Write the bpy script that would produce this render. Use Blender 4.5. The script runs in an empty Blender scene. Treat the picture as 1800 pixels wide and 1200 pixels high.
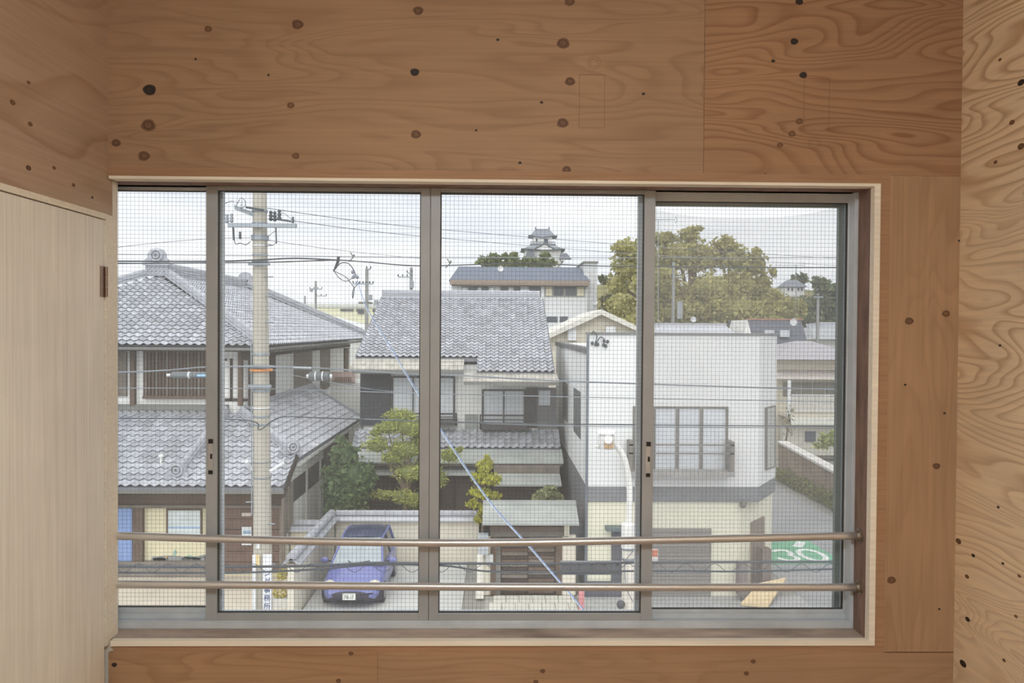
import bpy, math, random
import numpy as np
from mathutils import Vector, Matrix

random.seed(7)
rng = np.random.default_rng(7)
scene = bpy.context.scene
col = scene.collection
PI = math.pi

# ------------------------------------------------------------------ camera
F = 1400.0                                   # focal length in pixels of the 1800 x 1200 frame (28 mm)
EYE = Vector((0.0, 0.0, 7.5))                # second-floor room, eye 7.5 m above the street
YAW, PITCH, ROLL = math.radians(1.08), math.radians(0.85), math.radians(0.39)
cam_data = bpy.data.cameras.new('camera')
cam_data.sensor_width = 36.0
cam_data.lens = F / 1800.0 * 36.0
cam_data.clip_start, cam_data.clip_end = 0.05, 3000.0
camera = bpy.data.objects.new('camera', cam_data)
col.objects.link(camera)
ROT = (Matrix.Rotation(-YAW, 3, 'Z') @ Matrix.Rotation(PI / 2 - PITCH, 3, 'X') @ Matrix.Rotation(ROLL, 3, 'Z'))
camera.matrix_world = Matrix.Translation(EYE) @ ROT.to_4x4()
scene.camera = camera

# ------------------------------------------------------------------ world, sun, exposure
world = bpy.data.worlds.new('overcast_sky')
scene.world = world
world.use_nodes = True
wn, wl = world.node_tree.nodes, world.node_tree.links
wn.clear()
w_out = wn.new('ShaderNodeOutputWorld'); w_bg = wn.new('ShaderNodeBackground')
w_tc = wn.new('ShaderNodeTexCoord'); w_map = wn.new('ShaderNodeMapping')
w_map.inputs['Scale'].default_value = (1.6, 1.6, 7.0)
w_map.inputs['Location'].default_value = (0.4, 0.0, 0.35)
w_no = wn.new('ShaderNodeTexNoise'); w_no.inputs['Scale'].default_value = 1.7
w_no.inputs['Detail'].default_value = 4.0; w_no.inputs['Roughness'].default_value = 0.5
w_r = wn.new('ShaderNodeValToRGB')
w_r.color_ramp.elements[0].position = 0.30; w_r.color_ramp.elements[0].color = (0.64, 0.68, 0.76, 1)
w_r.color_ramp.elements[1].position = 0.62; w_r.color_ramp.elements[1].color = (0.90, 0.91, 0.935, 1)
wl.new(w_tc.outputs['Generated'], w_map.inputs['Vector']); wl.new(w_map.outputs[0], w_no.inputs['Vector'])
wl.new(w_no.outputs['Fac'], w_r.inputs['Fac']); wl.new(w_r.outputs['Color'], w_bg.inputs['Color'])
w_bg.inputs['Strength'].default_value = 1.45
wl.new(w_bg.outputs[0], w_out.inputs['Surface'])

sun_data = bpy.data.lights.new('veiled_sun', 'SUN')
sun_data.energy = 2.3
sun_data.angle = math.radians(75)            # sun behind thin cloud: soft shadows
sun_data.color = (1.0, 0.985, 0.96)
sun = bpy.data.objects.new('veiled_sun', sun_data)
col.objects.link(sun)
sun.rotation_euler = Vector((0.25, 1.0, -1.05)).to_track_quat('-Z', 'Y').to_euler()

vs = scene.view_settings
vs.view_transform = 'Standard'; vs.look = 'None'; vs.gamma = 1.0; vs.use_curve_mapping = False
vs.exposure = 0.0
scene.cycles.transparent_max_bounces = 32
scene.cycles.max_bounces = 8

# ------------------------------------------------------------------ pixel -> place
def ray(px, py):
    return ROT @ Vector(((px - 900.0) / F, (600.0 - py) / F, -1.0))
def at(px, py, Y):
    d = ray(px, py); return EYE + d * ((Y - EYE.y) / d.y)
def at_x(px, py, X):
    d = ray(px, py); return EYE + d * ((X - EYE.x) / d.x)
def at_z(px, py, Z):
    d = ray(px, py); return EYE + d * ((Z - EYE.z) / d.z)
def rect(px0, py0, px1, py1, Y):
    pm, qm = (px0 + px1) / 2, (py0 + py1) / 2
    return at(px0, qm, Y).x, at(px1, qm, Y).x, at(pm, py1, Y).z, at(pm, py0, Y).z

# ------------------------------------------------------------------ materials
def lin(c):
    return tuple(((v / 255 / 12.92) if v / 255 <= 0.04045 else ((v / 255 + 0.055) / 1.055) ** 2.4) for v in c) + (1.0,)

MATS = {}
def mat(name, rgb, rough=0.75, metal=0.0, var=0.12, scale=3.0, bump=0.0, bscale=40.0, island=0.0, stretch=(1, 1, 1), spec=0.3, trans=0.0):
    """plain procedural material: base colour with soft noise wear, optional random tint per piece"""
    if name in MATS: return MATS[name]
    m = bpy.data.materials.new(name); m.use_nodes = True
    n, l = m.node_tree.nodes, m.node_tree.links
    b = n['Principled BSDF']
    b.inputs['Roughness'].default_value = rough; b.inputs['Metallic'].default_value = metal
    b.inputs['Specular IOR Level'].default_value = spec
    tc = n.new('ShaderNodeTexCoord'); mp = n.new('ShaderNodeMapping'); mp.inputs['Scale'].default_value = stretch
    l.new(tc.outputs['Object'], mp.inputs['Vector'])
    no = n.new('ShaderNodeTexNoise'); no.inputs['Scale'].default_value = scale; no.inputs['Detail'].default_value = 5
    l.new(mp.outputs[0], no.inputs['Vector'])
    mr = n.new('ShaderNodeMapRange'); mr.inputs['From Min'].default_value = 0.25; mr.inputs['From Max'].default_value = 0.75
    mr.inputs['To Min'].default_value = 1 - var; mr.inputs['To Max'].default_value = 1 + var
    l.new(no.outputs['Fac'], mr.inputs['Value'])
    val = mr.outputs[0]
    if island:
        g = n.new('ShaderNodeNewGeometry'); oi = n.new('ShaderNodeObjectInfo')
        ad = n.new('ShaderNodeMath'); ad.operation = 'ADD'
        l.new(g.outputs['Random Per Island'], ad.inputs[0]); l.new(oi.outputs['Random'], ad.inputs[1])
        fr = n.new('ShaderNodeMath'); fr.operation = 'FRACT'; l.new(ad.outputs[0], fr.inputs[0])
        r2 = n.new('ShaderNodeMapRange'); r2.inputs['To Min'].default_value = 1 - island; r2.inputs['To Max'].default_value = 1 + island
        l.new(fr.outputs[0], r2.inputs['Value'])
        mu = n.new('ShaderNodeMath'); mu.operation = 'MULTIPLY'
        l.new(val, mu.inputs[0]); l.new(r2.outputs[0], mu.inputs[1]); val = mu.outputs[0]
    hs = n.new('ShaderNodeHueSaturation'); hs.inputs['Color'].default_value = lin(rgb)
    l.new(val, hs.inputs['Value']); l.new(hs.outputs['Color'], b.inputs['Base Color'])
    if bump:
        nb = n.new('ShaderNodeTexNoise'); nb.inputs['Scale'].default_value = bscale; nb.inputs['Detail'].default_value = 3
        l.new(mp.outputs[0], nb.inputs['Vector'])
        bp = n.new('ShaderNodeBump'); bp.inputs['Strength'].default_value = bump; bp.inputs['Distance'].default_value = 0.02
        l.new(nb.outputs['Fac'], bp.inputs['Height']); l.new(bp.outputs[0], b.inputs['Normal'])
    if trans:
        out = n['Material Output']
        t = n.new('ShaderNodeBsdfTranslucent'); l.new(hs.outputs['Color'], t.inputs['Color'])
        mx = n.new('ShaderNodeMixShader'); mx.inputs['Fac'].default_value = trans
        l.new(b.outputs[0], mx.inputs[1]); l.new(t.outputs[0], mx.inputs[2]); l.new(mx.outputs[0], out.inputs['Surface'])
    MATS[name] = m
    return m

def plywood(name, base, line, K=9.0, along='X', off=(0, 0, 0), stretch=6.0, strength=0.8, freq=1.0):
    """rotary-cut plywood: contour lines of a stretched noise give the cathedral grain"""
    if name in MATS: return MATS[name]
    m = bpy.data.materials.new(name); m.use_nodes = True
    n, l = m.node_tree.nodes, m.node_tree.links
    b = n['Principled BSDF']; b.inputs['Roughness'].default_value = 0.6; b.inputs['Specular IOR Level'].default_value = 0.25
    tc = n.new('ShaderNodeTexCoord'); mp = n.new('ShaderNodeMapping')
    s = [stretch * freq] * 3; s['XYZ'.index(along)] = freq
    mp.inputs['Scale'].default_value = s; mp.inputs['Location'].default_value = off
    l.new(tc.outputs['Object'], mp.inputs['Vector'])
    no = n.new('ShaderNodeTexNoise'); no.inputs['Scale'].default_value = 1.0; no.inputs['Detail'].default_value = 1.6
    no.inputs['Roughness'].default_value = 0.42; no.inputs['Distortion'].default_value = 0.5
    l.new(mp.outputs[0], no.inputs['Vector'])
    k = n.new('ShaderNodeMath'); k.operation = 'MULTIPLY'; k.inputs[1].default_value = K; l.new(no.outputs['Fac'], k.inputs[0])
    fr = n.new('ShaderNodeMath'); fr.operation = 'FRACT'; l.new(k.outputs[0], fr.inputs[0])
    r = n.new('ShaderNodeValToRGB'); e = r.color_ramp.elements
    e[0].position = 0.0; e[0].color = (0, 0, 0, 1); e[1].position = 1.0; e[1].color = (0, 0, 0, 1)
    for p, v in ((0.45, 0.12), (0.72, 0.75), (0.84, 1.0), (0.92, 0.25)):
        x = e.new(p); x.color = (v, v, v, 1)
    l.new(fr.outputs[0], r.inputs['Fac'])
    # broad patches fade the grain in and out
    n2 = n.new('ShaderNodeTexNoise'); n2.inputs['Scale'].default_value = 0.55; l.new(mp.outputs[0], n2.inputs['Vector'])
    mr = n.new('ShaderNodeMapRange'); mr.inputs['From Min'].default_value = 0.3; mr.inputs['From Max'].default_value = 0.7
    mr.inputs['To Min'].default_value = 0.25 * strength; mr.inputs['To Max'].default_value = strength
    l.new(n2.outputs['Fac'], mr.inputs['Value'])
    fa = n.new('ShaderNodeMath'); fa.operation = 'MULTIPLY'; l.new(r.outputs['Color'], fa.inputs[0]); l.new(mr.outputs[0], fa.inputs[1])
    mx = n.new('ShaderNodeMix'); mx.data_type = 'RGBA'
    mx.inputs['A'].default_value = lin(base); mx.inputs['B'].default_value = lin(line); l.new(fa.outputs[0], mx.inputs['Factor'])
    # fine fibre and blotches
    mp2 = n.new('ShaderNodeMapping'); s2 = [90.0] * 3; s2['XYZ'.index(along)] = 2.2; mp2.inputs['Scale'].default_value = s2
    l.new(tc.outputs['Object'], mp2.inputs['Vector'])
    n3 = n.new('ShaderNodeTexNoise'); n3.inputs['Scale'].default_value = 1.0; n3.inputs['Detail'].default_value = 3; l.new(mp2.outputs[0], n3.inputs['Vector'])
    n4 = n.new('ShaderNodeTexNoise'); n4.inputs['Scale'].default_value = 2.3; n4.inputs['Detail'].default_value = 3; l.new(tc.outputs['Object'], n4.inputs['Vector'])
    ad = n.new('ShaderNodeMath'); ad.operation = 'ADD'; l.new(n3.outputs['Fac'], ad.inputs[0]); l.new(n4.outputs['Fac'], ad.inputs[1])
    m3 = n.new('ShaderNodeMapRange'); m3.inputs['From Min'].default_value = 0.6; m3.inputs['From Max'].default_value = 1.45
    m3.inputs['To Min'].default_value = 0.86; m3.inputs['To Max'].default_value = 1.14; l.new(ad.outputs[0], m3.inputs['Value'])
    hs = n.new('ShaderNodeHueSaturation'); l.new(mx.outputs['Result'], hs.inputs['Color']); l.new(m3.outputs[0], hs.inputs['Value'])
    l.new(hs.outputs['Color'], b.inputs['Base Color'])
    MATS[name] = m
    return m

def knot_mat(name, rgb):
    if name in MATS: return MATS[name]
    m = bpy.data.materials.new(name); m.use_nodes = True
    n, l = m.node_tree.nodes, m.node_tree.links
    b = n['Principled BSDF']; b.inputs['Roughness'].default_value = 0.65
    tc = n.new('ShaderNodeTexCoord'); w = n.new('ShaderNodeTexWave'); w.wave_type = 'RINGS'; w.rings_direction = 'SPHERICAL'
    w.inputs['Scale'].default_value = 1.2; w.inputs['Distortion'].default_value = 2.0
    mp = n.new('ShaderNodeMapping'); mp.inputs['Location'].default_value = (-1.0, -1.0, -1.0); mp.inputs['Scale'].default_value = (2, 2, 2)
    l.new(tc.outputs['Generated'], mp.inputs['Vector']); l.new(mp.outputs[0], w.inputs['Vector'])
    mx = n.new('ShaderNodeMix'); mx.data_type = 'RGBA'
    mx.inputs['A'].default_value = lin(rgb); mx.inputs['B'].default_value = lin([v * 0.68 for v in rgb])
    l.new(w.outputs['Fac'], mx.inputs['Factor']); l.new(mx.outputs['Result'], b.inputs['Base Color'])
    MATS[name] = m
    return m

def glass_mat(name, dust_haze=0.06, refl=0.025, tint=(0.99, 0.995, 0.99), rgb=(225, 228, 228)):
    """window pane: mostly clear, a faint mirror and a thin dusty film that also paints haze over the view"""
    if name in MATS: return MATS[name]
    m = bpy.data.materials.new(name); m.use_nodes = True
    n, l = m.node_tree.nodes, m.node_tree.links
    n.clear()
    out = n.new('ShaderNodeOutputMaterial')
    tr = n.new('ShaderNodeBsdfTransparent'); tr.inputs['Color'].default_value = tint + (1,)
    gl = n.new('ShaderNodeBsdfGlossy'); gl.inputs['Roughness'].default_value = 0.02
    fz = n.new('ShaderNodeFresnel'); fz.inputs['IOR'].default_value = 1.35
    m1 = n.new('ShaderNodeMixShader'); mu = n.new('ShaderNodeMath'); mu.operation = 'MULTIPLY'; mu.inputs[1].default_value = refl / 0.022
    l.new(fz.outputs[0], mu.inputs[0]); mu.use_clamp = True
    l.new(mu.outputs[0], m1.inputs['Fac']); l.new(tr.outputs[0], m1.inputs[1]); l.new(gl.outputs[0], m1.inputs[2])
    df = n.new('ShaderNodeBsdfDiffuse'); df.inputs['Color'].default_value = lin(rgb)
    tl = n.new('ShaderNodeBsdfTranslucent'); tl.inputs['Color'].default_value = lin(rgb)
    m2 = n.new('ShaderNodeMixShader'); m2.inputs['Fac'].default_value = 0.7; l.new(df.outputs[0], m2.inputs[1]); l.new(tl.outputs[0], m2.inputs[2])
    no = n.new('ShaderNodeTexNoise'); no.inputs['Scale'].default_value = 2.0; no.inputs['Detail'].default_value = 5
    tc = n.new('ShaderNodeTexCoord'); l.new(tc.outputs['Object'], no.inputs['Vector'])
    mr = n.new('ShaderNodeMapRange'); mr.inputs['To Min'].default_value = dust_haze * 0.5; mr.inputs['To Max'].default_value = dust_haze * 1.5  # film share: dirt on the glass plus painted-in haze
    l.new(no.outputs['Fac'], mr.inputs['Value'])
    m3 = n.new('ShaderNodeMixShader'); l.new(mr.outputs[0], m3.inputs['Fac']); l.new(m1.outputs[0], m3.inputs[1]); l.new(m2.outputs[0], m3.inputs[2])
    l.new(m3.outputs[0], out.inputs['Surface'])
    MATS[name] = m
    return m

# ------------------------------------------------------------------ mesh helpers
class MB:
    def __init__(s): s.v = []; s.f = []
    def add(s, vs, fs):
        o = len(s.v); s.v += [tuple(p) for p in vs]; s.f += [tuple(i + o for i in f) for f in fs]; return s
    def box(s, x0, x1, y0, y1, z0, z1):
        return s.add([(x0, y0, z0), (x1, y0, z0), (x1, y1, z0), (x0, y1, z0), (x0, y0, z1), (x1, y0, z1), (x1, y1, z1), (x0, y1, z1)],
                     [(0, 3, 2, 1), (4, 5, 6, 7), (0, 1, 5, 4), (1, 2, 6, 5), (2, 3, 7, 6), (3, 0, 4, 7)])
    def bpx(s, px0, py0, px1, py1, Y, depth):
        x0, x1, z0, z1 = rect(px0, py0, px1, py1, Y)
        return s.box(x0, x1, Y, Y + depth, z0, z1)
    def prism(s, poly, d):
        n = len(poly); d = Vector(d)
        a = [Vector(p) for p in poly]; b = [p + d for p in a]
        return s.add(a + b, [tuple(range(n))[::-1], tuple(range(n, 2 * n))] + [(i, (i + 1) % n, n + (i + 1) % n, n + i) for i in range(n)])
    def frame(s, x0, x1, z0, z1, y0, y1, wl, wr, wb, wt):
        s.box(x0, x0 + wl, y0, y1, z0, z1); s.box(x1 - wr, x1, y0, y1, z0, z1)
        s.box(x0 + wl, x1 - wr, y0, y1, z0, z0 + wb); return s.box(x0 + wl, x1 - wr, y0, y1, z1 - wt, z1)
    def tube(s, pts, r, n=8, caps=True):
        pts = [Vector(p) for p in pts]; rs = r if isinstance(r, (list, tuple)) else [r] * len(pts)
        up = Vector((0, 0, 1)); o = len(s.v); prev = None
        for i, p in enumerate(pts):
            t = (pts[min(i + 1, len(pts) - 1)] - pts[max(i - 1, 0)]).normalized()
            if prev is None:
                a = t.cross(up)
                if a.length < 0.1: a = t.cross(Vector((1, 0, 0)))
            else: a = prev - t * prev.dot(t)
            a.normalize(); prev = a; b = t.cross(a)
            for k in range(n):
                w = 2 * PI * k / n
                s.v.append(tuple(p + (a * math.cos(w) + b * math.sin(w)) * rs[i]))
        for i in range(len(pts) - 1):
            for k in range(n):
                k2 = (k + 1) % n
                s.f.append((o + i * n + k, o + i * n + k2, o + (i + 1) * n + k2, o + (i + 1) * n + k))
        if caps:
            s.f.append(tuple(o + k for k in range(n))[::-1]); e = o + (len(pts) - 1) * n
            s.f.append(tuple(e + k for k in range(n)))
        return s
    def ball(s, c, rx, ry=None, rz=None, n=10, m=6):
        ry = ry or rx; rz = rz or rx; o = len(s.v); c = Vector(c)
        for i in range(1, m):
            th = PI * i / m
            for k in range(n):
                a = 2 * PI * k / n
                s.v.append((c.x + rx * math.sin(th) * math.cos(a), c.y + ry * math.sin(th) * math.sin(a), c.z + rz * math.cos(th)))
        s.v += [(c.x, c.y, c.z + rz), (c.x, c.y, c.z - rz)]; t, b = len(s.v) - 2, len(s.v) - 1
        for i in range(m - 2):
            for k in range(n):
                k2 = (k + 1) % n; s.f.append((o + i * n + k, o + (i + 1) * n + k, o + (i + 1) * n + k2, o + i * n + k2))
        for k in range(n):
            k2 = (k + 1) % n
            s.f.append((t, o + k, o + k2)); s.f.append((b, o + (m - 2) * n + k2, o + (m - 2) * n + k))
        return s
    def torus(s, c, R, r, axis='Y', a0=0, a1=2 * PI, n=24, m=8):
        c = Vector(c); pts = []
        for i in range(n + 1):
            a = a0 + (a1 - a0) * i / n; u, v = R * math.cos(a), R * math.sin(a)
            pts.append(c + (Vector((u, 0, v)) if axis == 'Y' else Vector((0, u, v)) if axis == 'X' else Vector((u, v, 0))))
        return s.tube(pts, r, m)
    def mesh(s, name, smooth=False):
        me = bpy.data.meshes.new(name); me.from_pydata(s.v, [], s.f); me.update()
        if smooth: me.shade_smooth()
        return me

def loc_of(o):
    p = Vector((0, 0, 0))
    while o is not None:
        p = p + o.location; o = o.parent
    return p

def put(name, mb, m, parent=None, label=None, kind=None, smooth=False, bevel=0.0):
    """link one mesh object; geometry is given in world coordinates"""
    me = mb if isinstance(mb, bpy.types.Mesh) else mb.mesh(name, smooth)
    o = bpy.data.objects.new(name, me); col.objects.link(o)
    if m is not None and not me.materials: me.materials.append(m)
    if parent is not None:
        o.parent = parent; o.location = -loc_of(parent)
    if label: o['label'] = label
    if kind: o['kind'] = kind
    if bevel:
        b = o.modifiers.new('bevel', 'BEVEL'); b.width = bevel; b.segments = 2; b.limit_method = 'ANGLE'
    return o

def thing(name, label, cat, loc=(0, 0, 0), group=None, kind=None):
    o = bpy.data.objects.new(name, None); col.objects.link(o)
    o.location = loc; o.empty_display_size = 0.2
    o['label'] = label
    if cat: o['category'] = cat
    if group: o['group'] = group
    if kind: o['kind'] = kind
    return o
def tag(o, label, cat, group=None, kind=None):
    o['label'] = label
    if cat: o['category'] = cat
    if group: o['group'] = group
    if kind: o['kind'] = kind
    return o
def struct(o, label=None):
    o['kind'] = 'structure'
    if label: o['label'] = label
    return o
def B(*a): return MB().box(*a)
def BP(*a): return MB().bpx(*a)

# ================================================================== THE ROOM
YC, YP = 2.71, 2.72                        # front of the window casing, face of the plywood
XL = at(190, 150, YP).x                    # left wall plane
XRW = at(1689, 300, YP).x                  # right wall plane
FLOOR, CEIL = 6.0, 8.78
YB = -2.6
XR_O, XR_I = at(1543, 730, YC).x, at(1532.5, 730, YC).x
ZT_O, ZT_I = at(872, 315.5, YC).z, at(872, 320.5, YC).z
ZB_I, ZB_O = at(872, 1126, YC).z, at(872, 1135, YC).z
ZS = at(872, 301, YP).z                    # lower edge of the upper plywood sheets

ply_a = plywood('plywood_pale', (171, 138, 108), (137, 103, 75), K=15, off=(0.3, 0, 1.7), stretch=6, strength=0.55, freq=1.0)
ply_b = plywood('plywood_bold', (172, 134, 102), (134, 92, 63), K=21, off=(3.1, 0, 0.4), stretch=5, strength=0.85, freq=1.0)
ply_c = plywood('plywood_upright', (176, 142, 110), (148, 111, 81), K=13, along='Z', off=(5.1, 0, 2.4), stretch=6, strength=0.5, freq=0.8)
ply_d = plywood('plywood_side', (240, 216, 182), (192, 150, 110), K=30, along='Y', off=(0, 2.2, 3.3), stretch=4.5, strength=0.8, freq=0.9)  # base lightened in place of the stronger light on the side wall
ply_e = plywood('plywood_left', (190, 163, 138), (160, 126, 98), K=9, along='Y', off=(0, 7.7, 1.3), stretch=3.5, strength=0.6, freq=0.9)
ply_f = plywood('plywood_low', (174, 138, 105), (138, 99, 69), K=16, off=(8.2, 0, 5.2), stretch=6, strength=0.7, freq=0.9)
trim_pale = plywood('trim_pale_pine', (246, 236, 218), (236, 220, 194), K=5, off=(1, 2, 3), stretch=20, strength=0.4)
trim_dark = plywood('trim_plain_edge', (172, 134, 103), (148, 109, 79), K=8, off=(4, 2, 3), stretch=25, strength=0.5)
door_mat = plywood('door_veneer', (245, 239, 226), (240, 232, 216), K=6, along='Z', off=(2, 2, 3), stretch=14, strength=0.5)  # pale veneer, lightened further to stand in for light on this side
old_wood = mat('old_dark_wood', (140, 113, 100), 0.7, var=0.35, scale=6, stretch=(4, 4, 1.2), bump=0.15)
sill_wood = mat('worn_sill_wood', (178, 160, 146), 0.65, var=0.4, scale=5, stretch=(1, 3, 3), bump=0.1)
floor_mat = plywood('floor_boards', (176, 136, 98), (140, 98, 62), K=8, along='Y', stretch=9)
alum = mat('bronze_aluminium', (168, 170, 172), 0.42, metal=0.1, var=0.08, scale=9)
alum_l = mat('grey_aluminium', (202, 207, 212), 0.4, metal=0.1, var=0.12, scale=9)
silver = mat('silver_aluminium', (205, 208, 212), 0.35, metal=0.5, var=0.05)
dark_gasket = mat('dark_gasket', (72, 70, 66), 0.7)
steel = mat('satin_steel', (214, 212, 210), 0.32, metal=0.7, var=0.06, scale=12)
black_pl = mat('black_plastic', (38, 34, 32), 0.5)
white_plaster = mat('white_plaster_inside', (214, 206, 194), 0.9)
pane_m = glass_mat('clear_pane', dust_haze=0.06)
wire_m = mat('wire_grey', (118, 118, 120), 0.5, metal=0.2)

def sheet(name, x0, x1, z0, z1, m, parent, label=None):
    return put(name, B(x0, x1, YP, YP + 0.012, z0, z1), m, parent, label)

# front wall: studs and lining behind, plywood sheets in front
wf = MB()
XO0, XO1 = XL - 0.03, XR_I                  # opening
for a in ((XL - 0.2, XRW + 0.2, ZT_O + 0.0, CEIL + 0.1), (XL - 0.2, XRW + 0.2, FLOOR - 0.3, ZB_O)):
    wf.box(a[0], a[1], YP + 0.012, 3.0, a[2], a[3])
wf.box(XL - 0.2, XL - 0.14, YP + 0.012, 3.0, ZB_O, ZT_O); wf.box(XR_O - 0.01, XRW + 0.2, YP + 0.012, 3.0, ZB_O, ZT_O)
wall_front = struct(put('wall_front', wf, white_plaster), 'plywood-clad window wall of the room')
xj = at(1238, 150, YP).x
sheet('plywood_panel', XL, xj - 0.0006, ZS, CEIL, ply_a, wall_front, 'pale plywood sheet over the window')
sheet('plywood_panel', xj + 0.0006, XRW, ZS, CEIL, ply_b, wall_front, 'boldly grained plywood sheet at the upper corner')
x_s0, x_s1 = at(1549, 730, YP).x, at(1559.5, 730, YP).x
zbp = at(1400, 1147, YP).z
sheet('plywood_panel', x_s1, XRW, zbp + 0.0006, ZS - 0.0008, ply_c, wall_front, 'upright-grained plywood strip beside the window')
x65 = at(664, 1170, YP).x
z_low = at(872, 1146, YP).z
sheet('plywood_panel', XL, x65 - 0.0005, FLOOR, z_low, ply_f, wall_front)
sheet('plywood_panel', x65 + 0.0005, XRW, FLOOR, z_low, plywood('plywood_low_b', (172, 138, 107), (148, 111, 81), K=11, off=(1.2, 0, 9.2), stretch=8, strength=0.5), wall_front)
# plain edging strips round the casing
put('edging_strip', B(at(186, 303, YC).x, XR_O + 0.002, YC + 0.003, YP + 0.012, ZT_O, ZS), trim_dark, wall_front)
put('edging_strip', B(XR_O, x_s1, YP - 0.001, YP + 0.012, z_low, ZS), trim_dark, wall_front)
put('edging_strip', B(at(196, 1140, YC).x, XR_O, YP - 0.001, YP + 0.012, z_low, ZB_O), trim_dark, wall_front)

# knots, each a small oval of dark end grain
KNOTS = [(523, 43, 9, 0), (366, 51, 6, 1), (263, 158, 10, 2), (261, 220, 11, 0), (204, 251, 7, 0), (253, 274, 9, 0), (511, 185, 6, 1), (520, 274, 6, 1),
         (735, 19, 8, 0), (729, 127, 7, 2), (731, 236, 8, 0), (990, 76, 10, 0), (1002, 143, 8, 0), (989, 216, 9, 0), (1001, 3, 8, 0), (996, 298, 7, 0),
         (1405, 3, 6, 2), (1396, 73, 6, 2), (1412, 132, 6, 2), (1405, 213, 6, 1), (1392, 235, 6, 1), (1371, 255, 5, 1), (1359, 107, 3, 2), (1131, 165, 2.5, 2),
         (952, 180, 2.5, 2), (875, 70, 2.5, 2), (472, 132, 2, 2), (344, 104, 2, 2), (914, 286, 2.5, 2), (1345, 306, 2, 2), (837, 229, 2, 2),
         (1598, 564, 7, 0), (1663, 551, 6.5, 1), (1646, 819, 6, 0), (1567, 1019, 7, 0), (1591, 676, 2, 2), (1651, 1070, 2, 2), (1660, 726, 2, 2), (1686, 423, 2, 2),
         (201, 1168, 4, 2), (617, 1148, 4, 0), (595, 1196, 4, 0), (954, 1179, 4, 0), (942, 1198, 4, 0), (1324, 1162, 4, 0), (1312, 1183, 4, 0), (190, 71, 6, 1)]
KM = [knot_mat('knot_brown', (126, 90, 64)), knot_mat('knot_amber', (138, 98, 66)), knot_mat('knot_black', (58, 46, 42))]
def knot_on_front(px, py, r, k):
    c = at(px, py, YP); rr = r * 2.72 / F; ax, az = rr * 1.12, rr * 0.92
    mb = MB()
    pts = [(c.x + ax * math.cos(a) * (1 + 0.08 * math.sin(3 * a + px)), YP - 0.0012, c.z + az * math.sin(a)) for a in [2 * PI * i / 18 for i in range(18)]]
    mb.prism(pts[::-1], (0, 0.002, 0))
    put('knot', mb, KM[k], wall_front)
for k in KNOTS:
    if k[0] > 191: knot_on_front(*k)
# faint mill stamps inked on the sheets
ink = mat('stamp_ink', (136, 98, 72), 0.8)
for (a, b, c, d, cx, cy) in ((1018, 131, 1063, 225, 1045, 110), (1413, 138, 1458, 230, 1432, 252)):
    x0, x1, z0, z1 = rect(a, b, c, d, YP); t = 0.0012; mb = MB()
    mb.box(x0, x1, YP - 0.0006, YP, z0, z0 + t); mb.box(x0, x1, YP - 0.0006, YP, z1 - t, z1)
    mb.box(x0, x0 + t, YP - 0.0006, YP, z0, z1); mb.box(x1 - t, x1, YP - 0.0006, YP, z0, z1)
    p = at(cx, cy, YP); mb.torus((p.x, YP, p.z), 0.014, 0.0006, 'Y', n=20, m=4); mb.torus((p.x, YP, p.z), 0.022, 0.0006, 'Y', n=20, m=4)
    put('mill_stamp', mb, ink, wall_front)

# side, back, floor, ceiling
zdt = at(190, 376.5, 2.70).z                 # top of the closet door frame
wl_ = MB()
wl_.box(XL - 0.2, XL - 0.012, YB - 0.1, YP + 0.012, zdt, CEIL + 0.1); wl_.box(XL - 0.2, XL - 0.06, YB - 0.1, YP + 0.012, FLOOR - 0.3, zdt)
wall_left = struct(put('wall_left', wl_, white_plaster), 'left wall, plywood above the closet doors')
put('plywood_panel', B(XL - 0.012, XL, 0.5, YP + 0.03, zdt + 0.001, CEIL), ply_e, wall_left, 'mottled plywood sheet above the closet door')
put('plywood_panel', B(XL - 0.012, XL, YB, 0.499, zdt + 0.001, CEIL), ply_e, wall_left)
wall_right = struct(put('wall_right', B(XRW + 0.012, XRW + 0.2, YB - 0.1, 3.0, FLOOR - 0.3, CEIL + 0.1), white_plaster), 'right wall clad in plywood sheets')
put('plywood_panel', B(XRW, XRW + 0.012, 1.0, YP, FLOOR, CEIL), ply_d, wall_right, 'swirling-grained plywood sheet on the right wall')
put('plywood_panel', B(XRW, XRW + 0.012, YB, 0.999, FLOOR, CEIL), ply_d, wall_right)
for px, py, r, k in ((1795, 145, 5, 2), (1779, 215, 4, 1), (1795, 257, 5, 0), (1750, 285, 3, 1), (1758, 105, 2.5, 1), (1758, 607, 2, 2), (1685, 951, 5, 0), (1711, 976, 3, 2), (1700, 1013, 3.5, 1),
                     (1701, 1088, 4, 2), (1693, 1166, 6, 2), (1755, 891, 2, 2), (1763, 990, 2, 2), (1786, 1083, 2.5, 1), (1765, 1160, 2.5, 0), (1792, 1012, 2.5, 1)):
    c = at_x(px, py, XRW); rr = r * 2.6 / F
    pts = [(XRW - 0.001, c.y + rr * 1.7 * math.cos(a), c.z + rr * 1.0 * math.sin(a)) for a in [2 * PI * i / 16 for i in range(16)]]
    put('knot', MB().prism(pts, (0.002, 0, 0)), KM[k], wall_right)
for px, py, r, k in ((50, 145, 2.5, 1), (22, 180, 4, 1), (53, 218, 3.5, 1), (50, 295, 4, 0), (95, 295, 3, 1), (129, 325, 3, 1), (162, 347, 2, 2)):
    c = at_x(px, py, XL); rr = r * 2.5 / F
    pts = [(XL + 0.001, c.y + rr * 1.7 * math.cos(a), c.z + rr * 1.0 * math.sin(a)) for a in [2 * PI * i / 16 for i in range(16)]]
    put('knot', MB().prism(pts[::-1], (-0.002, 0, 0)), KM[k], wall_left)
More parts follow.
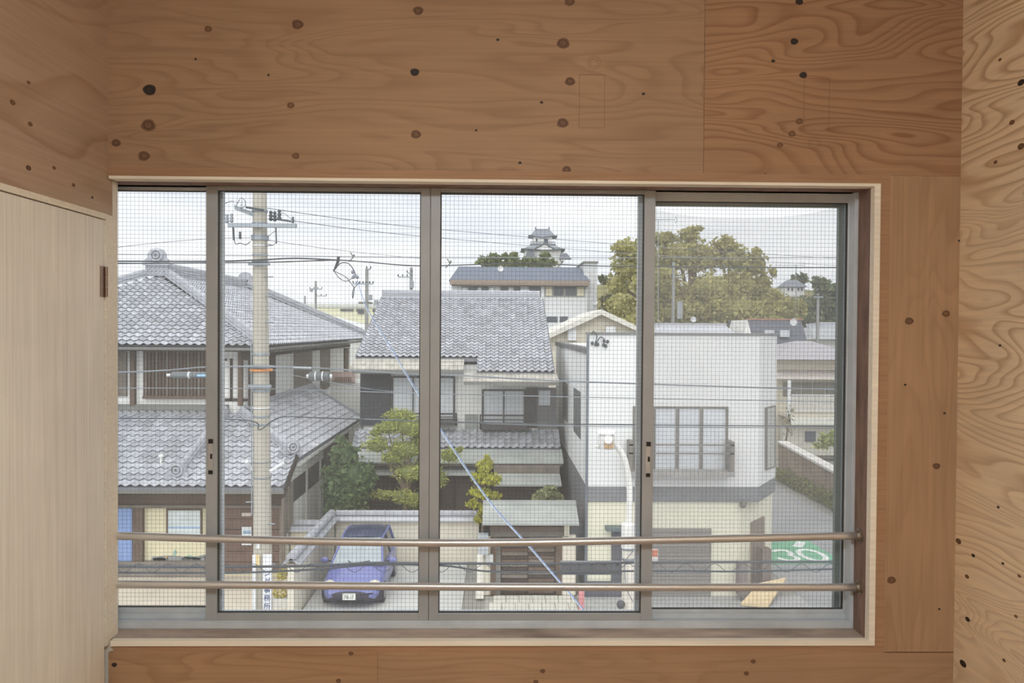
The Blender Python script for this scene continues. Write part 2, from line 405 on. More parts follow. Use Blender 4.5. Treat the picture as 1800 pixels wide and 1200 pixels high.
struct(put('wall_back', B(XL - 0.2, XRW + 0.2, YB - 0.2, YB, FLOOR - 0.3, CEIL + 0.1), mat('back_wall_paint', (222, 214, 202), 0.9)), 'plain wall behind the camera')
fl = struct(put('floor', B(XL - 0.2, XRW + 0.2, YB - 0.2, YP + 0.012, FLOOR - 0.3, FLOOR), floor_mat), 'wooden floor of the room')
struct(put('ceiling', B(XL - 0.2, XRW + 0.2, YB - 0.2, 3.0, CEIL, CEIL + 0.1), mat('ceiling_paint', (226, 218, 206), 0.9)), 'pale ceiling of the room')

# closet door in the left wall
door = thing('door_1', 'pale veneered closet door in the left wall', None, (XL, 1.9, FLOOR), kind='structure')
put('door_panel', B(XL - 0.04, XL - 0.002, 1.30, 2.695, FLOOR + 0.01, zdt - 0.02), door_mat, door, bevel=0.001)
put('door_panel', B(XL - 0.04, XL - 0.002, -0.20, 1.297, FLOOR + 0.01, zdt - 0.02), door_mat, door, bevel=0.001)
put('door_frame', B(XL - 0.06, XL + 0.004, -0.2, 2.705, zdt - 0.017, zdt + 0.001), trim_pale, door)
hz0, hz1 = at(190, 522, 2.69).z, at(190, 468, 2.69).z
hg = MB(); hg.box(XL - 0.002, XL + 0.0012, 2.668, 2.694, hz0, hz1)
for i in range(3):
    hg.tube([(XL + 0.005, 2.697, hz0 + (hz1 - hz0) * i / 3 + 0.001), (XL + 0.005, 2.697, hz0 + (hz1 - hz0) * (i + 1) / 3 - 0.001)], 0.0048, 10)
hinge = put('hinge', hg, mat('hinge_steel', (150, 128, 112), 0.35, metal=0.8), door, label='steel butt hinge')

# casing and reveal
trim = thing('trim_1', 'pale pine casing round the window opening', None, (0, YC, ZB_O), kind='structure')
put('casing_head', B(XL + 0.006, XR_O, YC, 2.76, ZT_I, ZT_O), trim_pale, trim)
put('casing_side', B(XR_I, XR_O, YC, 2.74, ZB_O, ZT_I), trim_pale, trim)
put('casing_sill', B(at(194, 1130, YC).x, XR_I, YC, 2.735, ZB_O, ZB_I), trim_pale, trim)
XLF = at(195, 730, 2.74).x
put('casing_side', B(XL - 0.045, XLF, 2.706, 2.79, ZB_O, ZT_I), trim_pale, trim)
reveal = thing('trim_2', 'dark weathered wooden jambs and worn sill of the old window', None, (0, 2.8, ZB_O), kind='structure')
put('jamb', B(XR_I, XR_I + 0.03, 2.74, 2.97, ZB_I - 0.02, ZT_I + 0.02), old_wood, reveal)
put('jamb', B(XL - 0.14, XLF - 0.10, 2.79, 2.97, ZB_I - 0.02, ZT_I + 0.02), old_wood, reveal)
put('head_board', B(XLF - 0.10, XR_I, 2.76, 2.97, ZT_I, ZT_I + 0.02), old_wood, reveal)
put('sill_board', B(XLF - 0.10, XR_I, 2.735, 2.97, ZB_I - 0.025, ZB_I - 0.003), sill_wood, reveal, label='worn grey-brown sill board')

# aluminium window: outer frame, four sliding sashes
win = thing('window_1', 'four-sash sliding aluminium window glazed with wired glass', None, (0, 2.88, ZB_I), kind='structure')
Y0 = 2.83
zf0, zf1 = at(872, 1100, Y0).z, at(872, 326, Y0).z
xf0, xf1 = XLF - 0.10, XR_I
fr = MB()
fr.box(xf0, xf1, Y0, 2.965, ZB_I - 0.003, zf0 + 0.012)           # bottom track
fr.box(xf0, xf1, Y0 + 0.002, Y0 + 0.008, zf0 + 0.012, zf0 + 0.017)
fr.box(xf0, xf1, 2.871, 2.875, zf0 + 0.012, zf0 + 0.03)
fr.box(xf0, xf1, Y0, 2.965, zf1, ZT_I)
fr.box(xf0, xf1, 2.864, 2.874, zf1 - 0.016, zf1)
fr.box(xf1 - 0.012, xf1, Y0, 2.965, zf0 + 0.012, zf1)
fr.box(xf0, xf0 + 0.012, Y0, 2.965, zf0 + 0.012, zf1)
put('window_frame', fr, alum_l, win, bevel=0.0012)

def sash(x0, x1, z0, z1, y0, wl, wr, wb, wt, m, wire_off, name='sash', top_only=False):
    t = 0.026
    s = put(name, MB().frame(x0, x1, z0, z1, y0, y0 + t, wl, wr, wb, wt), m, win, bevel=0.0015)
    gx0, gx1, gz0, gz1 = x0 + wl, x1 - wr, z0 + wb, z1 - wt
    put('gasket', MB().frame(gx0, gx1, gz0, gz1, y0 + 0.008, y0 + 0.019, 0.0025, 0.0025, 0.0025, 0.0025), dark_gasket, s)
    put('pane', B(gx0, gx1, y0 + 0.011, y0 + 0.016, gz0, gz1), pane_m, s)
    p, r = 0.0147, 0.0004
    mb = MB(); yw = y0 + 0.0135
    x = gx0 + wire_off
    def rod(a, b):
        d = (Vector(b) - Vector(a)); u = Vector((0, 1, 0)) * r * 1.2; w = (Vector((1, 0, 0)) if abs(d.z) > abs(d.x) else Vector((0, 0, 1))) * r
        a, b = Vector(a), Vector(b)
        mb.add([a - u, a + w, a + u, a - w, b - u, b + w, b + u, b - w], [(0, 1, 5, 4), (1, 2, 6, 5), (2, 3, 7, 6), (3, 0, 4, 7)])
    while x < gx1:
        rod((x, yw, gz0), (x + 0.0008 * math.sin(x * 40), yw, gz1)); x += p
    z = gz0 + wire_off * 0.7
    while z < gz1:
        rod((gx0, yw, z), (gx1, yw, z)); z += p
    put('wire_mesh', mb, wire_m, s, kind='stuff')
    return s

YI, YO = 2.836, 2.878
zi0, zi1 = at(872, 1095.5, YI).z, at(872, 327.5, YI).z
pxs = lambda px, Y: at(px, 730, Y).x
h_rail_t, h_rail_b = 11 * YI / F, 18 * YI / F
s2 = sash(pxs(361.5, YI), pxs(754.7, YI), zi0, zi1, YI, 20 * YI / F, 17 * YI / F, h_rail_b, h_rail_t, alum, 0.006)
s3 = sash(pxs(755.3, YI), pxs(1149, YI), zi0, zi1, YI, 17 * YI / F, 19.5 * YI / F, h_rail_b, h_rail_t, alum, 0.004)
zo0, zo1 = at(872, 1093, YO).z, at(872, 327, YO).z
s1 = sash(xf0 + 0.012, pxs(391, YO), zo0, zo1, YO, 0.004, 18 * YO / F, 25 * YO / F, 13 * YO / F, alum_l, 0.009)
s4 = sash(pxs(1119, YO), xf1 - 0.004, zo0, zo1, YO, 18 * YO / F, xf1 - 0.004 - pxs(1487, YO), 22 * YO / F, 23 * YO / F, alum_l, 0.003)
for s, px, pt, pb in ((s2, 370.5, 770, 833), (s3, 1138.5, 775, 838)):
    c0, c1 = at(px, pb, YI), at(px, pt, YI); x = c0.x; y = YI
    hp = put('handle', B(x - 0.0085, x + 0.0085, y - 0.0035, y, c0.z, c1.z), mat('handle_bronze', (186, 182, 178), 0.4, metal=0.3), s, label='recessed finger pull with black end caps', bevel=0.0015)
    mb = MB(); mb.box(x - 0.007, x + 0.009, y - 0.006, y - 0.0034, c1.z - 0.018, c1.z - 0.002); mb.box(x - 0.007, x + 0.008, y - 0.005, y - 0.0034, c0.z + 0.001, c0.z + 0.014)
    mb.box(x - 0.001, x + 0.0065, y - 0.0045, y - 0.0034, (c0.z + c1.z) / 2 - 0.009, (c0.z + c1.z) / 2 + 0.009)
    # keeps thing > part > sub-part: the caps are one more piece of the sash
    put('handle_cap', mb, black_pl, s)

# insect screen on the right-hand sash, its net slipped down at the top
screen = thing('insect_screen', 'grey insect screen outside the last window sash, its net sagging at the top', 'screen', (pxs(1310, 2.94), 2.922, zo0))
YS = 2.922
sx0, sx1 = pxs(1121, YS), pxs(1488, YS); sz0, sz1 = at(1310, 1090, YS).z, at(1310, 352, YS).z
put('screen_frame', MB().frame(sx0, sx1, sz0, sz1, YS, YS + 0.02, 0.017, 18 * YS / F, 0.03, 11 * YS / F), mat('screen_frame_grey', (136, 142, 136), 0.5, metal=0.3), screen)
net = MB(); N = 24
for i in range(N + 1):
    t = i / N; px = 1128 + (1478 - 1128) * t
    sag = 383 - 22 * (abs(t - 0.5) * 2) ** 2.6
    a = at(px, sag, YS + 0.01); net.v += [(a.x, YS + 0.010, a.z), (a.x, YS + 0.010, sz0 + 0.02)]
for i in range(N): net.f.append((2 * i, 2 * i + 1, 2 * i + 3, 2 * i + 2))
nm = bpy.data.materials.new('insect_net'); nm.use_nodes = True
nn, nl = nm.node_tree.nodes, nm.node_tree.links; nn.clear()
no_ = nn.new('ShaderNodeOutputMaterial'); ntr = nn.new('ShaderNodeBsdfTransparent'); ndf = nn.new('ShaderNodeBsdfDiffuse'); ntl = nn.new('ShaderNodeBsdfTranslucent')
ndf.inputs['Color'].default_value = lin((176, 178, 178)); ntl.inputs['Color'].default_value = lin((168, 171, 175))
nmx = nn.new('ShaderNodeMixShader'); nmx.inputs['Fac'].default_value = 0.6; nm2 = nn.new('ShaderNodeMixShader'); nm2.inputs['Fac'].default_value = 0.27
nl.new(ndf.outputs[0], nmx.inputs[1]); nl.new(ntl.outputs[0], nmx.inputs[2]); nl.new(ntr.outputs[0], nm2.inputs[1]); nl.new(nmx.outputs[0], nm2.inputs[2]); nl.new(nm2.outputs[0], no_.inputs['Surface'])
put('net', net, nm, screen)

# two steel guard rails across the opening
YRL = 2.787
def guard_rail(pts, label):
    P = [at(px, py, YRL) for px, py in pts]
    t = thing('guard_rail', label, 'rail', P[0], group='guard rails across the window')
    x_end = XR_I
    P[-1].x = x_end - 0.004; P[0].x = XLF - 0.09
    q = []
    for i in range(41):
        x = P[0].x + (P[-1].x - P[0].x) * i / 40
        for a, b in zip(P[:-1], P[1:]):
            if a.x <= x <= b.x + 1e-6:
                k = (x - a.x) / (b.x - a.x); q.append(Vector((x, YRL, a.z + (b.z - a.z) * k))); break
    # smooth the bend
    z = [p.z for p in q]
    for _ in range(6):
        z = [z[0]] + [(z[i - 1] + 2 * z[i] + z[i + 1]) / 4 for i in range(1, len(z) - 1)] + [z[-1]]
    for p, v in zip(q, z): p.z = v
    put('rail_tube', MB().tube(q, 0.0135, 20), steel, t, smooth=True)
    e = q[-1]
    fl_ = MB(); fl_.tube([(x_end - 0.004, YRL, e.z), (x_end, YRL, e.z)], 0.025, 24); fl_.tube([(x_end - 0.016, YRL, e.z), (x_end - 0.004, YRL, e.z)], [0.0165, 0.019], 20)
    fg = put('end_flange', fl_, mat('flange_steel', (150, 140, 126), 0.4, metal=0.85), t, label='round screw-on end flange')
    for a in (0.6, 2.7, 4.8):
        put('screw', MB().ball((x_end - 0.005, YRL + 0.019 * math.cos(a), e.z + 0.019 * math.sin(a)), 0.0028, n=8, m=5), mat('screw_steel', (110, 100, 90), 0.4, metal=0.8), fg)
guard_rail([(208, 940), (380, 946.6), (560, 951.5), (740, 954), (900, 953.6), (1060, 950.7), (1250, 947), (1515, 941)], 'upper of two steel guard rails, bowed downward at the middle')
guard_rail([(208, 1026), (490, 1028), (740, 1030.5), (1140, 1032), (1515, 1031.5)], 'lower of two steel guard rails, straight across the window')

# added ceiling lamp, out of view, put in to brighten the room
LX, LY = 0.1, -0.4
lamp = thing('added_ceiling_lamp', 'round white ceiling lamp added out of view to brighten the room', 'lamp', (LX, LY, CEIL))
put('added_lamp_base', MB().tube([(LX, LY, CEIL), (LX, LY, CEIL - 0.05)], 0.31, 32), mat('lamp_white', (230, 228, 222), 0.5), lamp)
dm = bpy.data.materials.new('added_lamp_diffuser'); dm.use_nodes = True
db = dm.node_tree.nodes['Principled BSDF']; db.inputs['Base Color'].default_value = (0.9, 0.88, 0.84, 1)
ADDED_LAMP = 62.0
db.inputs['Emission Color'].default_value = (0.84, 0.94, 1.0, 1); db.inputs['Emission Strength'].default_value = ADDED_LAMP
put('added_lamp_diffuser', MB().tube([(LX, LY, CEIL - 0.05), (LX, LY, CEIL - 0.12), (LX, LY, CEIL - 0.17), (LX, LY, CEIL - 0.20)], [0.32, 0.31, 0.26, 0.15], 32), dm, lamp)

# ================================================================== OUTSIDE: shared pieces
tile_m = mat('roof_tile_grey', (182, 184, 190), 0.55, var=0.10, scale=2.0, island=0.18, spec=0.4)
tile_d = mat('roof_tile_bed', (124, 126, 132), 0.8)
ridge_m = mat('ridge_tile_grey', (170, 172, 178), 0.6, var=0.12, island=0.08)
plaster = mat('white_plaster_wall', (222, 222, 218), 0.9, var=0.06, scale=0.8)
plaster_c = mat('cream_plaster_wall', (220, 214, 190), 0.9, var=0.06, scale=0.8)
dark_timber = mat('dark_timber', (70, 60, 54), 0.8, var=0.25, scale=4, stretch=(3, 3, 0.6))
brown_timber = mat('brown_timber', (104, 88, 76), 0.8, var=0.25, scale=4, stretch=(3, 3, 0.6))
grey_timber = mat('grey_timber', (122, 114, 104), 0.85, var=0.22, scale=4)
stained = mat('stained_eave_sheet', (178, 174, 164), 0.7, var=0.3, scale=1.6, stretch=(3, 1, 1))
dark_open = mat('dark_opening', (58, 56, 56), 0.6)
copper = mat('weathered_sheet_metal', (168, 172, 168), 0.6, var=0.14, scale=1.5, island=0.05)
gutter_m = mat('gutter_grey', (120, 120, 116), 0.6)
pale_glass = mat('frosted_panes', (206, 210, 214), 0.25, var=0.05)
dark_glass = mat('far_window_glass', (84, 90, 98), 0.15, var=0.1, spec=0.6)
frame_dark = mat('dark_window_frame', (78, 76, 76), 0.5)

def tile_mesh(w, h, amp=0.028):
    mb = MB(); n = 6; ys = (0.0, h * 1.12)
    for j, y in enumerate(ys):
        for i in range(n + 1):
            t = i / n; z = amp * math.cos(2 * PI * (t ** 0.8)) + (0.056 if j == 0 else 0.0)
            mb.v.append(((t - 0.5) * w * 1.02, y, z))
    for i in range(n + 1):
        x, y, z = mb.v[i]; mb.v.append((x, y - 0.002, z - 0.026))
    for i in range(n):
        mb.f.append((i, i + 1, n + 2 + i, n + 1 + i)); mb.f.append((2 * (n + 1) + i, 2 * (n + 1) + i + 1, i + 1, i))
    return mb

def inside(u, s, poly):
    c = False; j = len(poly) - 1
    for i in range(len(poly)):
        (x0, y0), (x1, y1) = poly[i], poly[j]
        if (y0 > s) != (y1 > s) and u < (x1 - x0) * (s - y0) / (y1 - y0) + x0: c = not c
        j = i
    return c

class Tiles:
    """collects the tile places of one house: the 300 nearest become parts, the rest one part of kind stuff"""
    def __init__(s, w=0.27, h=0.28, amp=0.028):
        s.w, s.h, s.amp, s.items, s.roofs = w, h, amp, [], []
    def field(s, roof, corners):
        """corners: eave start, eave end, then up and round; eave edge defines the rows"""
        c = [Vector(p) for p in corners]; ux = (c[1] - c[0]).normalized()
        nrm = None
        for k in range(2, len(c)):
            nrm = ux.cross(c[k] - c[0])
            if nrm.length > 0.01: break
        nrm.normalize()
        if nrm.z < 0: nrm = -nrm
        us = nrm.cross(ux).normalized()
        if us.z < 0: us = -us; ux = -ux
        o = c[0]; poly = [((p - o).dot(ux), (p - o).dot(us)) for p in c]
        u0, u1 = min(p[0] for p in poly), max(p[0] for p in poly); s1 = max(p[1] for p in poly)
        nu = max(1, round((u1 - u0) / s.w)); w = (u1 - u0) / nu
        r = 0
        while r * s.h < s1:
            for i in range(nu):
                u = u0 + (i + 0.5) * w
                if inside(u, r * s.h + 0.1, poly):
                    p = o + ux * u + us * (r * s.h) + nrm * 0.045
                    m = Matrix(((ux.x * w / s.w, us.x, nrm.x, p.x), (ux.y * w / s.w, us.y, nrm.y, p.y), (ux.z * w / s.w, us.z, nrm.z, p.z), (0, 0, 0, 1)))
                    s.items.append(((p - EYE).length, roof, m))
            r += 1
    def finish(s, house, limit=300):
        mb = tile_mesh(s.w, s.h, s.amp); me = mb.mesh('roof_tile'); me.materials.append(tile_m)
        s.items.sort(key=lambda t: t[0])
        base = loc_of(house)
        for d, roof, m in s.items[:limit]:
            o = bpy.data.objects.new('roof_tile', me); col.objects.link(o); o.parent = roof
            o.matrix_basis = m
        rest = {}
        for d, roof, m in s.items[limit:]: rest.setdefault(roof, []).append(m)
        V = np.array(mb.v); nv = len(V)
        for roof, ms in rest.items():
            vs = []; fs = []
            for k, m in enumerate(ms):
                M = np.array(m); vs.append(V @ M[:3, :3].T + M[:3, 3]); fs += [tuple(i + k * nv for i in f) for f in mb.f]
            mesh = bpy.data.meshes.new('roof_tiles'); mesh.from_pydata(np.concatenate(vs).tolist(), [], fs); mesh.update(); mesh.materials.append(tile_m)
            put('roof_tiles', mesh, None, roof, kind='stuff')

CAP = {}
def ridge(parent, p0, p1, w=0.3, h=0.3, cap=0.09, step=0.3, layers=3, lean=0.0):
    """stacked ridge: flat courses with a row of round cap tiles on top"""
    p0, p1 = Vector(p0), Vector(p1); d = (p1 - p0); L = d.length; d.normalize()
    side = Vector((d.y, -d.x, 0)).normalized(); up = side.cross(d); up = up if up.z > 0 else -up
    mb = MB()
    for k in range(layers):
        ww = w * (0.5 - 0.05 * k); z0, z1 = h * k / layers, h * (k + 0.86) / layers
        q = [p0 - side * ww + up * z0, p0 + side * ww + up * z0, p0 + side * ww + up * z1, p0 - side * ww + up * z1]
        mb.prism(q, d * L)
    r = put('ridge', mb, ridge_m, parent)
    key = (round(cap, 3), round(step, 3))
    if key not in CAP:
        c = MB(); n = 8
        for y, rr in ((0, cap * 1.08), (step * 0.12, cap * 1.08), (step * 0.14, cap), (step, cap)):
            for i in range(n + 1):
                a = PI * i / n; c.v.append((rr * math.cos(a), y, rr * math.sin(a)))
        for j in range(3):
            for i in range(n):
                a = j * (n + 1) + i; c.f.append((a, a + 1, a + n + 2, a + n + 1))
        c.f.append(tuple(range(n + 1))[::-1])
        CAP[key] = c.mesh('ridge_tile'); CAP[key].materials.append(ridge_m)
    nn_ = max(1, int(L / step)); st = L / nn_
    for i in range(nn_):
        o = bpy.data.objects.new('ridge_tile', CAP[key]); col.objects.link(o); o.parent = r
        p = p0 + d * (i * st) + up * (h * 0.96)
        o.matrix_basis = Matrix(((side.x, d.x * st / step, up.x, p.x), (side.y, d.y * st / step, up.y, p.y), (side.z, d.z * st / step, up.z, p.z), (0, 0, 0, 1)))
    return r

def end_ornament(parent, c, d, s=0.3):
    """ogre-tile style ridge end: scroll disc on a shaped shoulder; d = outward direction (horizontal)"""
    c, d = Vector(c), Vector(d).normalized(); side = Vector((d.y, -d.x, 0)); up = Vector((0, 0, 1))
    mb = MB()
    prof = [(-1.2, 0), (1.2, 0), (1.35, 0.35), (1.0, 0.6), (0.95, 1.1), (0.6, 1.55), (0, 1.7), (-0.6, 1.55), (-0.95, 1.1), (-1.0, 0.6), (-1.35, 0.35)]
    mb.prism([c + side * x * s + up * z * s - d * 0.06 for x, z in prof], d * 0.16)
    o = put('ridge_ornament', mb, ridge_m, parent)
    k = c + up * s * 0.85 + d * 0.13
    for R, r in ((0.62, 0.16), (0.28, 0.14)):
        pts = [k + side * math.cos(a) * R * s + up * math.sin(a) * R * s for a in [2 * PI * i / 20 for i in range(21)]]
        put('scroll_ring', MB().tube(pts, r * s, 8), ridge_m, o, smooth=True)
    return o

def window_part(house, x0, x1, z0, z1, y, n=2, fm=None, gm=None, fw=0.06, depth=0.08):
    fm = fm or frame_dark; gm = gm or pale_glass
    w = put('window', MB().frame(x0, x1, z0, z1, y - depth, y + 0.02, fw, fw, fw, fw), fm, house)
    st = (x1 - x0 - 2 * fw) / n
    for i in range(n):
        a = x0 + fw + i * st
        put('pane', B(a + 0.015, a + st - 0.015, y - depth * 0.5, y - depth * 0.3, z0 + fw, z1 - fw), gm, w)
        if i: put('mullion', B(a - fw * 0.4, a + fw * 0.4, y - depth * 0.9, y, z0 + fw, z1 - fw), fm, w)
    return w

# ------------------------------------------------------------------ ground
asphalt = mat('asphalt_grey', (160, 160, 160), 0.9, var=0.10, scale=0.6, bump=0.2, bscale=60)
g = struct(put('ground', B(-220, 260, 3.2, 900, -0.4, 0.0), mat('town_ground', (150, 148, 140), 0.95, var=0.15, scale=0.2)), 'town ground beyond the window')
struct(put('road', B(-60, 60, 8.0, 20.4, 0.0, 0.012), asphalt), 'asphalt street below the window')
struct(put('side_street', B(8.6, 13.6, 20.4, 75, 0.0, 0.012), asphalt), 'side street running back beside the white building')
struct(put('pavement', B(-24, -5.45, 20.4, 24.0, 0.0, 0.05), mat('beige_pavement', (206, 196, 178), 0.9, var=0.12, scale=1.2)), 'beige pavement before the tiled house')
struct(put('driveway', B(-5.1, -0.9, 20.4, 25.5, 0.0, 0.04), mat('pale_concrete', (198, 198, 194), 0.9, var=0.1, scale=0.8)), 'pale concrete parking bay with the blue car')
ap = struct(put('forecourt', B(2.3, 8.6, 20.4, 22.3, 0.0, 0.03), mat('grey_concrete', (172, 172, 170), 0.9, var=0.12)), 'concrete forecourt of the white building')

# ------------------------------------------------------------------ HOUSE A: two-storey tiled house on the left
HA = thing('tiled_house', 'large two-storey house with grey tiled hip roofs, left of the car', 'house', (-12, 25, 0))
TA = Tiles(0.27, 0.28, 0.036)
ex0, ex1, ey0, ey1, ez, rz, rx = -18.4, -7.45, 25.5, 46.2, 6.9, 9.5, -12.92
ry0, ry1 = ey0 + 5.4, ey1 - 5.4
up_roof = MB()
E = [(ex0, ey0, ez), (ex1, ey0, ez), (ex1, ey1, ez), (ex0, ey1, ez), (rx, ry0, rz), (rx, ry1, rz)]
up_roof.add(E, [(0, 1, 4), (1, 2, 5, 4), (2, 3, 5), (3, 0, 4, 5), (3, 2, 1, 0)])
RU = put('upper_roof', up_roof, tile_d, HA)
TA.field(RU, [E[0], E[1], E[4]]); TA.field(RU, [E[1], E[2], E[5], E[4]])
rid = ridge(HA, (rx, ry0 - 0.2, rz), (rx, ry1 + 0.2, rz), 0.42, 0.42, 0.12, 0.3, 4)
ridge(HA, Vector(E[1]) + Vector((0, 0, 0.06)), Vector(E[4]) + Vector((0.1, 0, 0.08)), 0.3, 0.2, 0.1, 0.3, 2)
ridge(HA, Vector(E[0]) + Vector((0, 0, 0.06)), Vector(E[4]) + Vector((-0.1, 0, 0.08)), 0.3, 0.2, 0.1, 0.3, 2)
ridge(HA, Vector(E[2]) + Vector((0, 0, 0.06)), Vector(E[5]) + Vector((0.1, 0, 0.08)), 0.3, 0.3, 0.1, 0.3, 2)
# big front ornament on a lattice base
ob = MB(); oc = Vector((rx, ry0 - 0.35, rz - 0.05))
ob.box(oc.x - 0.42, oc.x + 0.42, oc.y - 0.1, oc.y + 0.2, oc.z, oc.z + 0.42); ob.box(oc.x - 0.5, oc.x + 0.5, oc.y - 0.16, oc.y + 0.2, oc.z + 0.4, oc.z + 0.5)
put('ornament_base', ob, ridge_m, RU)
for i in range(5):
    for j in range(2):
        put('lattice_ring', MB().torus((oc.x - 0.3 + 0.15 * i, oc.y - 0.11, oc.z + 0.12 + 0.17 * j), 0.065, 0.018, 'Y', n=6, m=4), ridge_m, RU)
end_ornament(HA, oc + Vector((0, 0, 0.48)), (0, -1, 0), 0.34)
end_ornament(HA, (rx, ry1 + 0.3, rz + 0.25), (0, 1, 0), 0.36)
put('gutter', MB().box(ex0, ex1, ey0 - 0.06, ey0 + 0.03, ez - 0.12, ez - 0.03), gutter_m, HA)
put('gutter', MB().box(ex1 - 0.03, ex1 + 0.06, ey0, ey1, ez - 0.12, ez - 0.03), gutter_m, HA)
put('soffit', B(ex0 + 0.05, ex1 - 0.05, ey0 + 0.05, ey1, ez - 0.16, ez - 0.10), dark_timber, HA)
put('upper_wall', B(-17.4, -8.3, 26.5, 45.2, 4.4, ez - 0.1), plaster, HA)
# upper front: lattice, posts, white panels
YU = 26.5
put('lattice_backing', BP(252, 616, 366, 698, YU - 0.04, 0.05), mat('lattice_back_board', (92, 78, 68), 0.85, var=0.2), HA)  # plain dark brown board behind the slats
for i in range(18):
    px = 255 + i * 6.2
    put('lattice_slat', BP(px, 618, px + 2.6, 697, YU - 0.09, 0.05), brown_timber if i % 3 else grey_timber, HA)
put('lattice_rail', BP(250, 612, 366, 618, YU - 0.12, 0.1), brown_timber, HA)
put('lattice_sill', BP(250, 696, 366, 701, YU - 0.16, 0.16), brown_timber, HA)
put('shutter', BP(196, 618, 222, 696, YU - 0.08, 0.08), grey_timber, HA)
put('post', BP(228, 610, 236, 713, YU - 0.16, 0.16), brown_timber, HA)
put('post', BP(418, 608, 425, 713, YU - 0.16, 0.16), brown_timber, HA)
put('post', BP(436, 612, 445, 713, YU - 0.10, 0.10), dark_timber, HA)
put('window_trim', BP(386, 630, 398, 634, YU - 0.05, 0.05), dark_timber, HA)
put('window_trim', BP(404, 630, 408, 704, YU - 0.05, 0.05), dark_timber, HA)
put('window_trim', BP(386, 700, 436, 705, YU - 0.05, 0.05), dark_timber, HA)
put('beam', BP(196, 608, 470, 615, YU - 0.18, 0.18), dark_timber, HA)
put('flashing', BP(196, 711, 400, 721, YU - 0.14, 0.14), gutter_m, HA)
# upper side wall openings
XS = -8.3
def side_box(house, name, X, px0, py0, px1, py1, m, d=0.05, pz=None):
    a, b = at_x(px0, (py0 + py1) / 2, X), at_x(px1, (py0 + py1) / 2, X)
    pm = (px0 + px1) / 2
    return put(name, B(X, X + d, min(a.y, b.y), max(a.y, b.y), at_x(pm, py1, X).z, at_x(pm, py0, X).z), m, house)
side_box(HA, 'post', XS, 472, 622, 481, 700, dark_timber, 0.08)
side_box(HA, 'shutter', XS, 516, 618, 547, 684, grey_timber)
side_box(HA, 'shutter', XS, 563, 614, 579, 682, grey_timber)
side_box(HA, 'post', XS, 604, 612, 610, 690, brown_timber, 0.08)
side_box(HA, 'beam', XS, 472, 613, 612, 617, dark_timber, 0.12)
br = MB(); q = at(486, 618, 26.2)
put('bracket', B(-8.3, -7.6, 25.95, 26.15, 6.45, 6.75), dark_timber, HA)

# lower roof: front slope and right slope
lez, lz_top = 2.9, 4.66
yE, yW = 23.0, 26.5
xE = -6.1
k_f = (lz_top - lez) / (yW - yE)
hipY = 24.45; hip_z = lez + k_f * (hipY - yE)
FR = [(-20, yE, lez), (xE, yE, lez), (xE, hipY, hip_z), (-8.3, yW, lz_top), (-20, yW, lz_top)]
RR = [(xE, hipY, 3.45), (xE, 35.7, 3.45), (-8.3, 35.7, 4.83), (-8.3, yW, 4.66)]
lr = MB(); lr.prism([Vector(p) + Vector((0, 0, -0.10)) for p in FR], (0, 0, 0.10)); lr.prism([Vector(p) + Vector((0, 0, -0.10)) for p in RR], (0, 0, 0.10))
RL = put('lower_roof', lr, tile_d, HA)
TA.field(RL, FR); TA.field(RL, RR)
ridge(HA, (-8.4, yW - 0.15, lz_top + 0.02), (xE - 0.25, hipY + 0.1, hip_z + 0.10), 0.3, 0.16, 0.1, 0.3, 2)
end_ornament(HA, (xE - 0.15, hipY - 0.02, hip_z + 0.04), (0.6, -1, 0), 0.24)
ridge(HA, (-9.3, yE + 0.5, lez + 0.30), (-8.9, yW - 0.1, lz_top + 0.05), 0.3, 0.16, 0.1, 0.3, 2)
end_ornament(HA, (-9.31, yE + 0.42, lez + 0.22), (0, -1, 0), 0.26)
ridge(HA, (-8.25, yW, 4.80), (-8.25, 35.8, 4.86), 0.25, 0.14, 0.07, 0.3, 2)
ridge(HA, (xE + 0.02, 35.7, 3.52), (-8.25, 35.7, 4.86), 0.2, 0.1, 0.07, 0.3, 1)
put('skylight_box', MB().box(-7.9, -7.2, 29.2, 31.0, 4.0, 4.25), grey_timber, HA, label='dark rectangular hatch in the side roof')
put('roof_vent', MB().tube([(at(283, 792, 24.0).x, 24.0, 3.4), (at(283, 792, 24.0).x, 24.0, 3.62)], 0.04, 10).ball((at(283, 787, 24.0).x, 24.0, 3.65), 0.085, 0.085, 0.06), mat('vent_white', (226, 226, 222), 0.6), HA, label='small white mushroom vent on the lower roof')
put('gutter', B(-20, xE, yE - 0.07, yE + 0.02, lez - 0.16, lez - 0.07), gutter_m, HA)
put('gutter', B(xE - 0.02, xE + 0.07, hipY, 35.7, 3.28, 3.37), mat('gutter_white', (216, 216, 210), 0.6), HA)
put('verge_board', MB().prism([(xE - 0.02, yE, lez - 0.2), (xE - 0.02, hipY, hip_z - 0.2), (xE - 0.02, hipY, hip_z), (xE - 0.02, yE, lez)], (0.05, 0, 0)), dark_timber, HA)
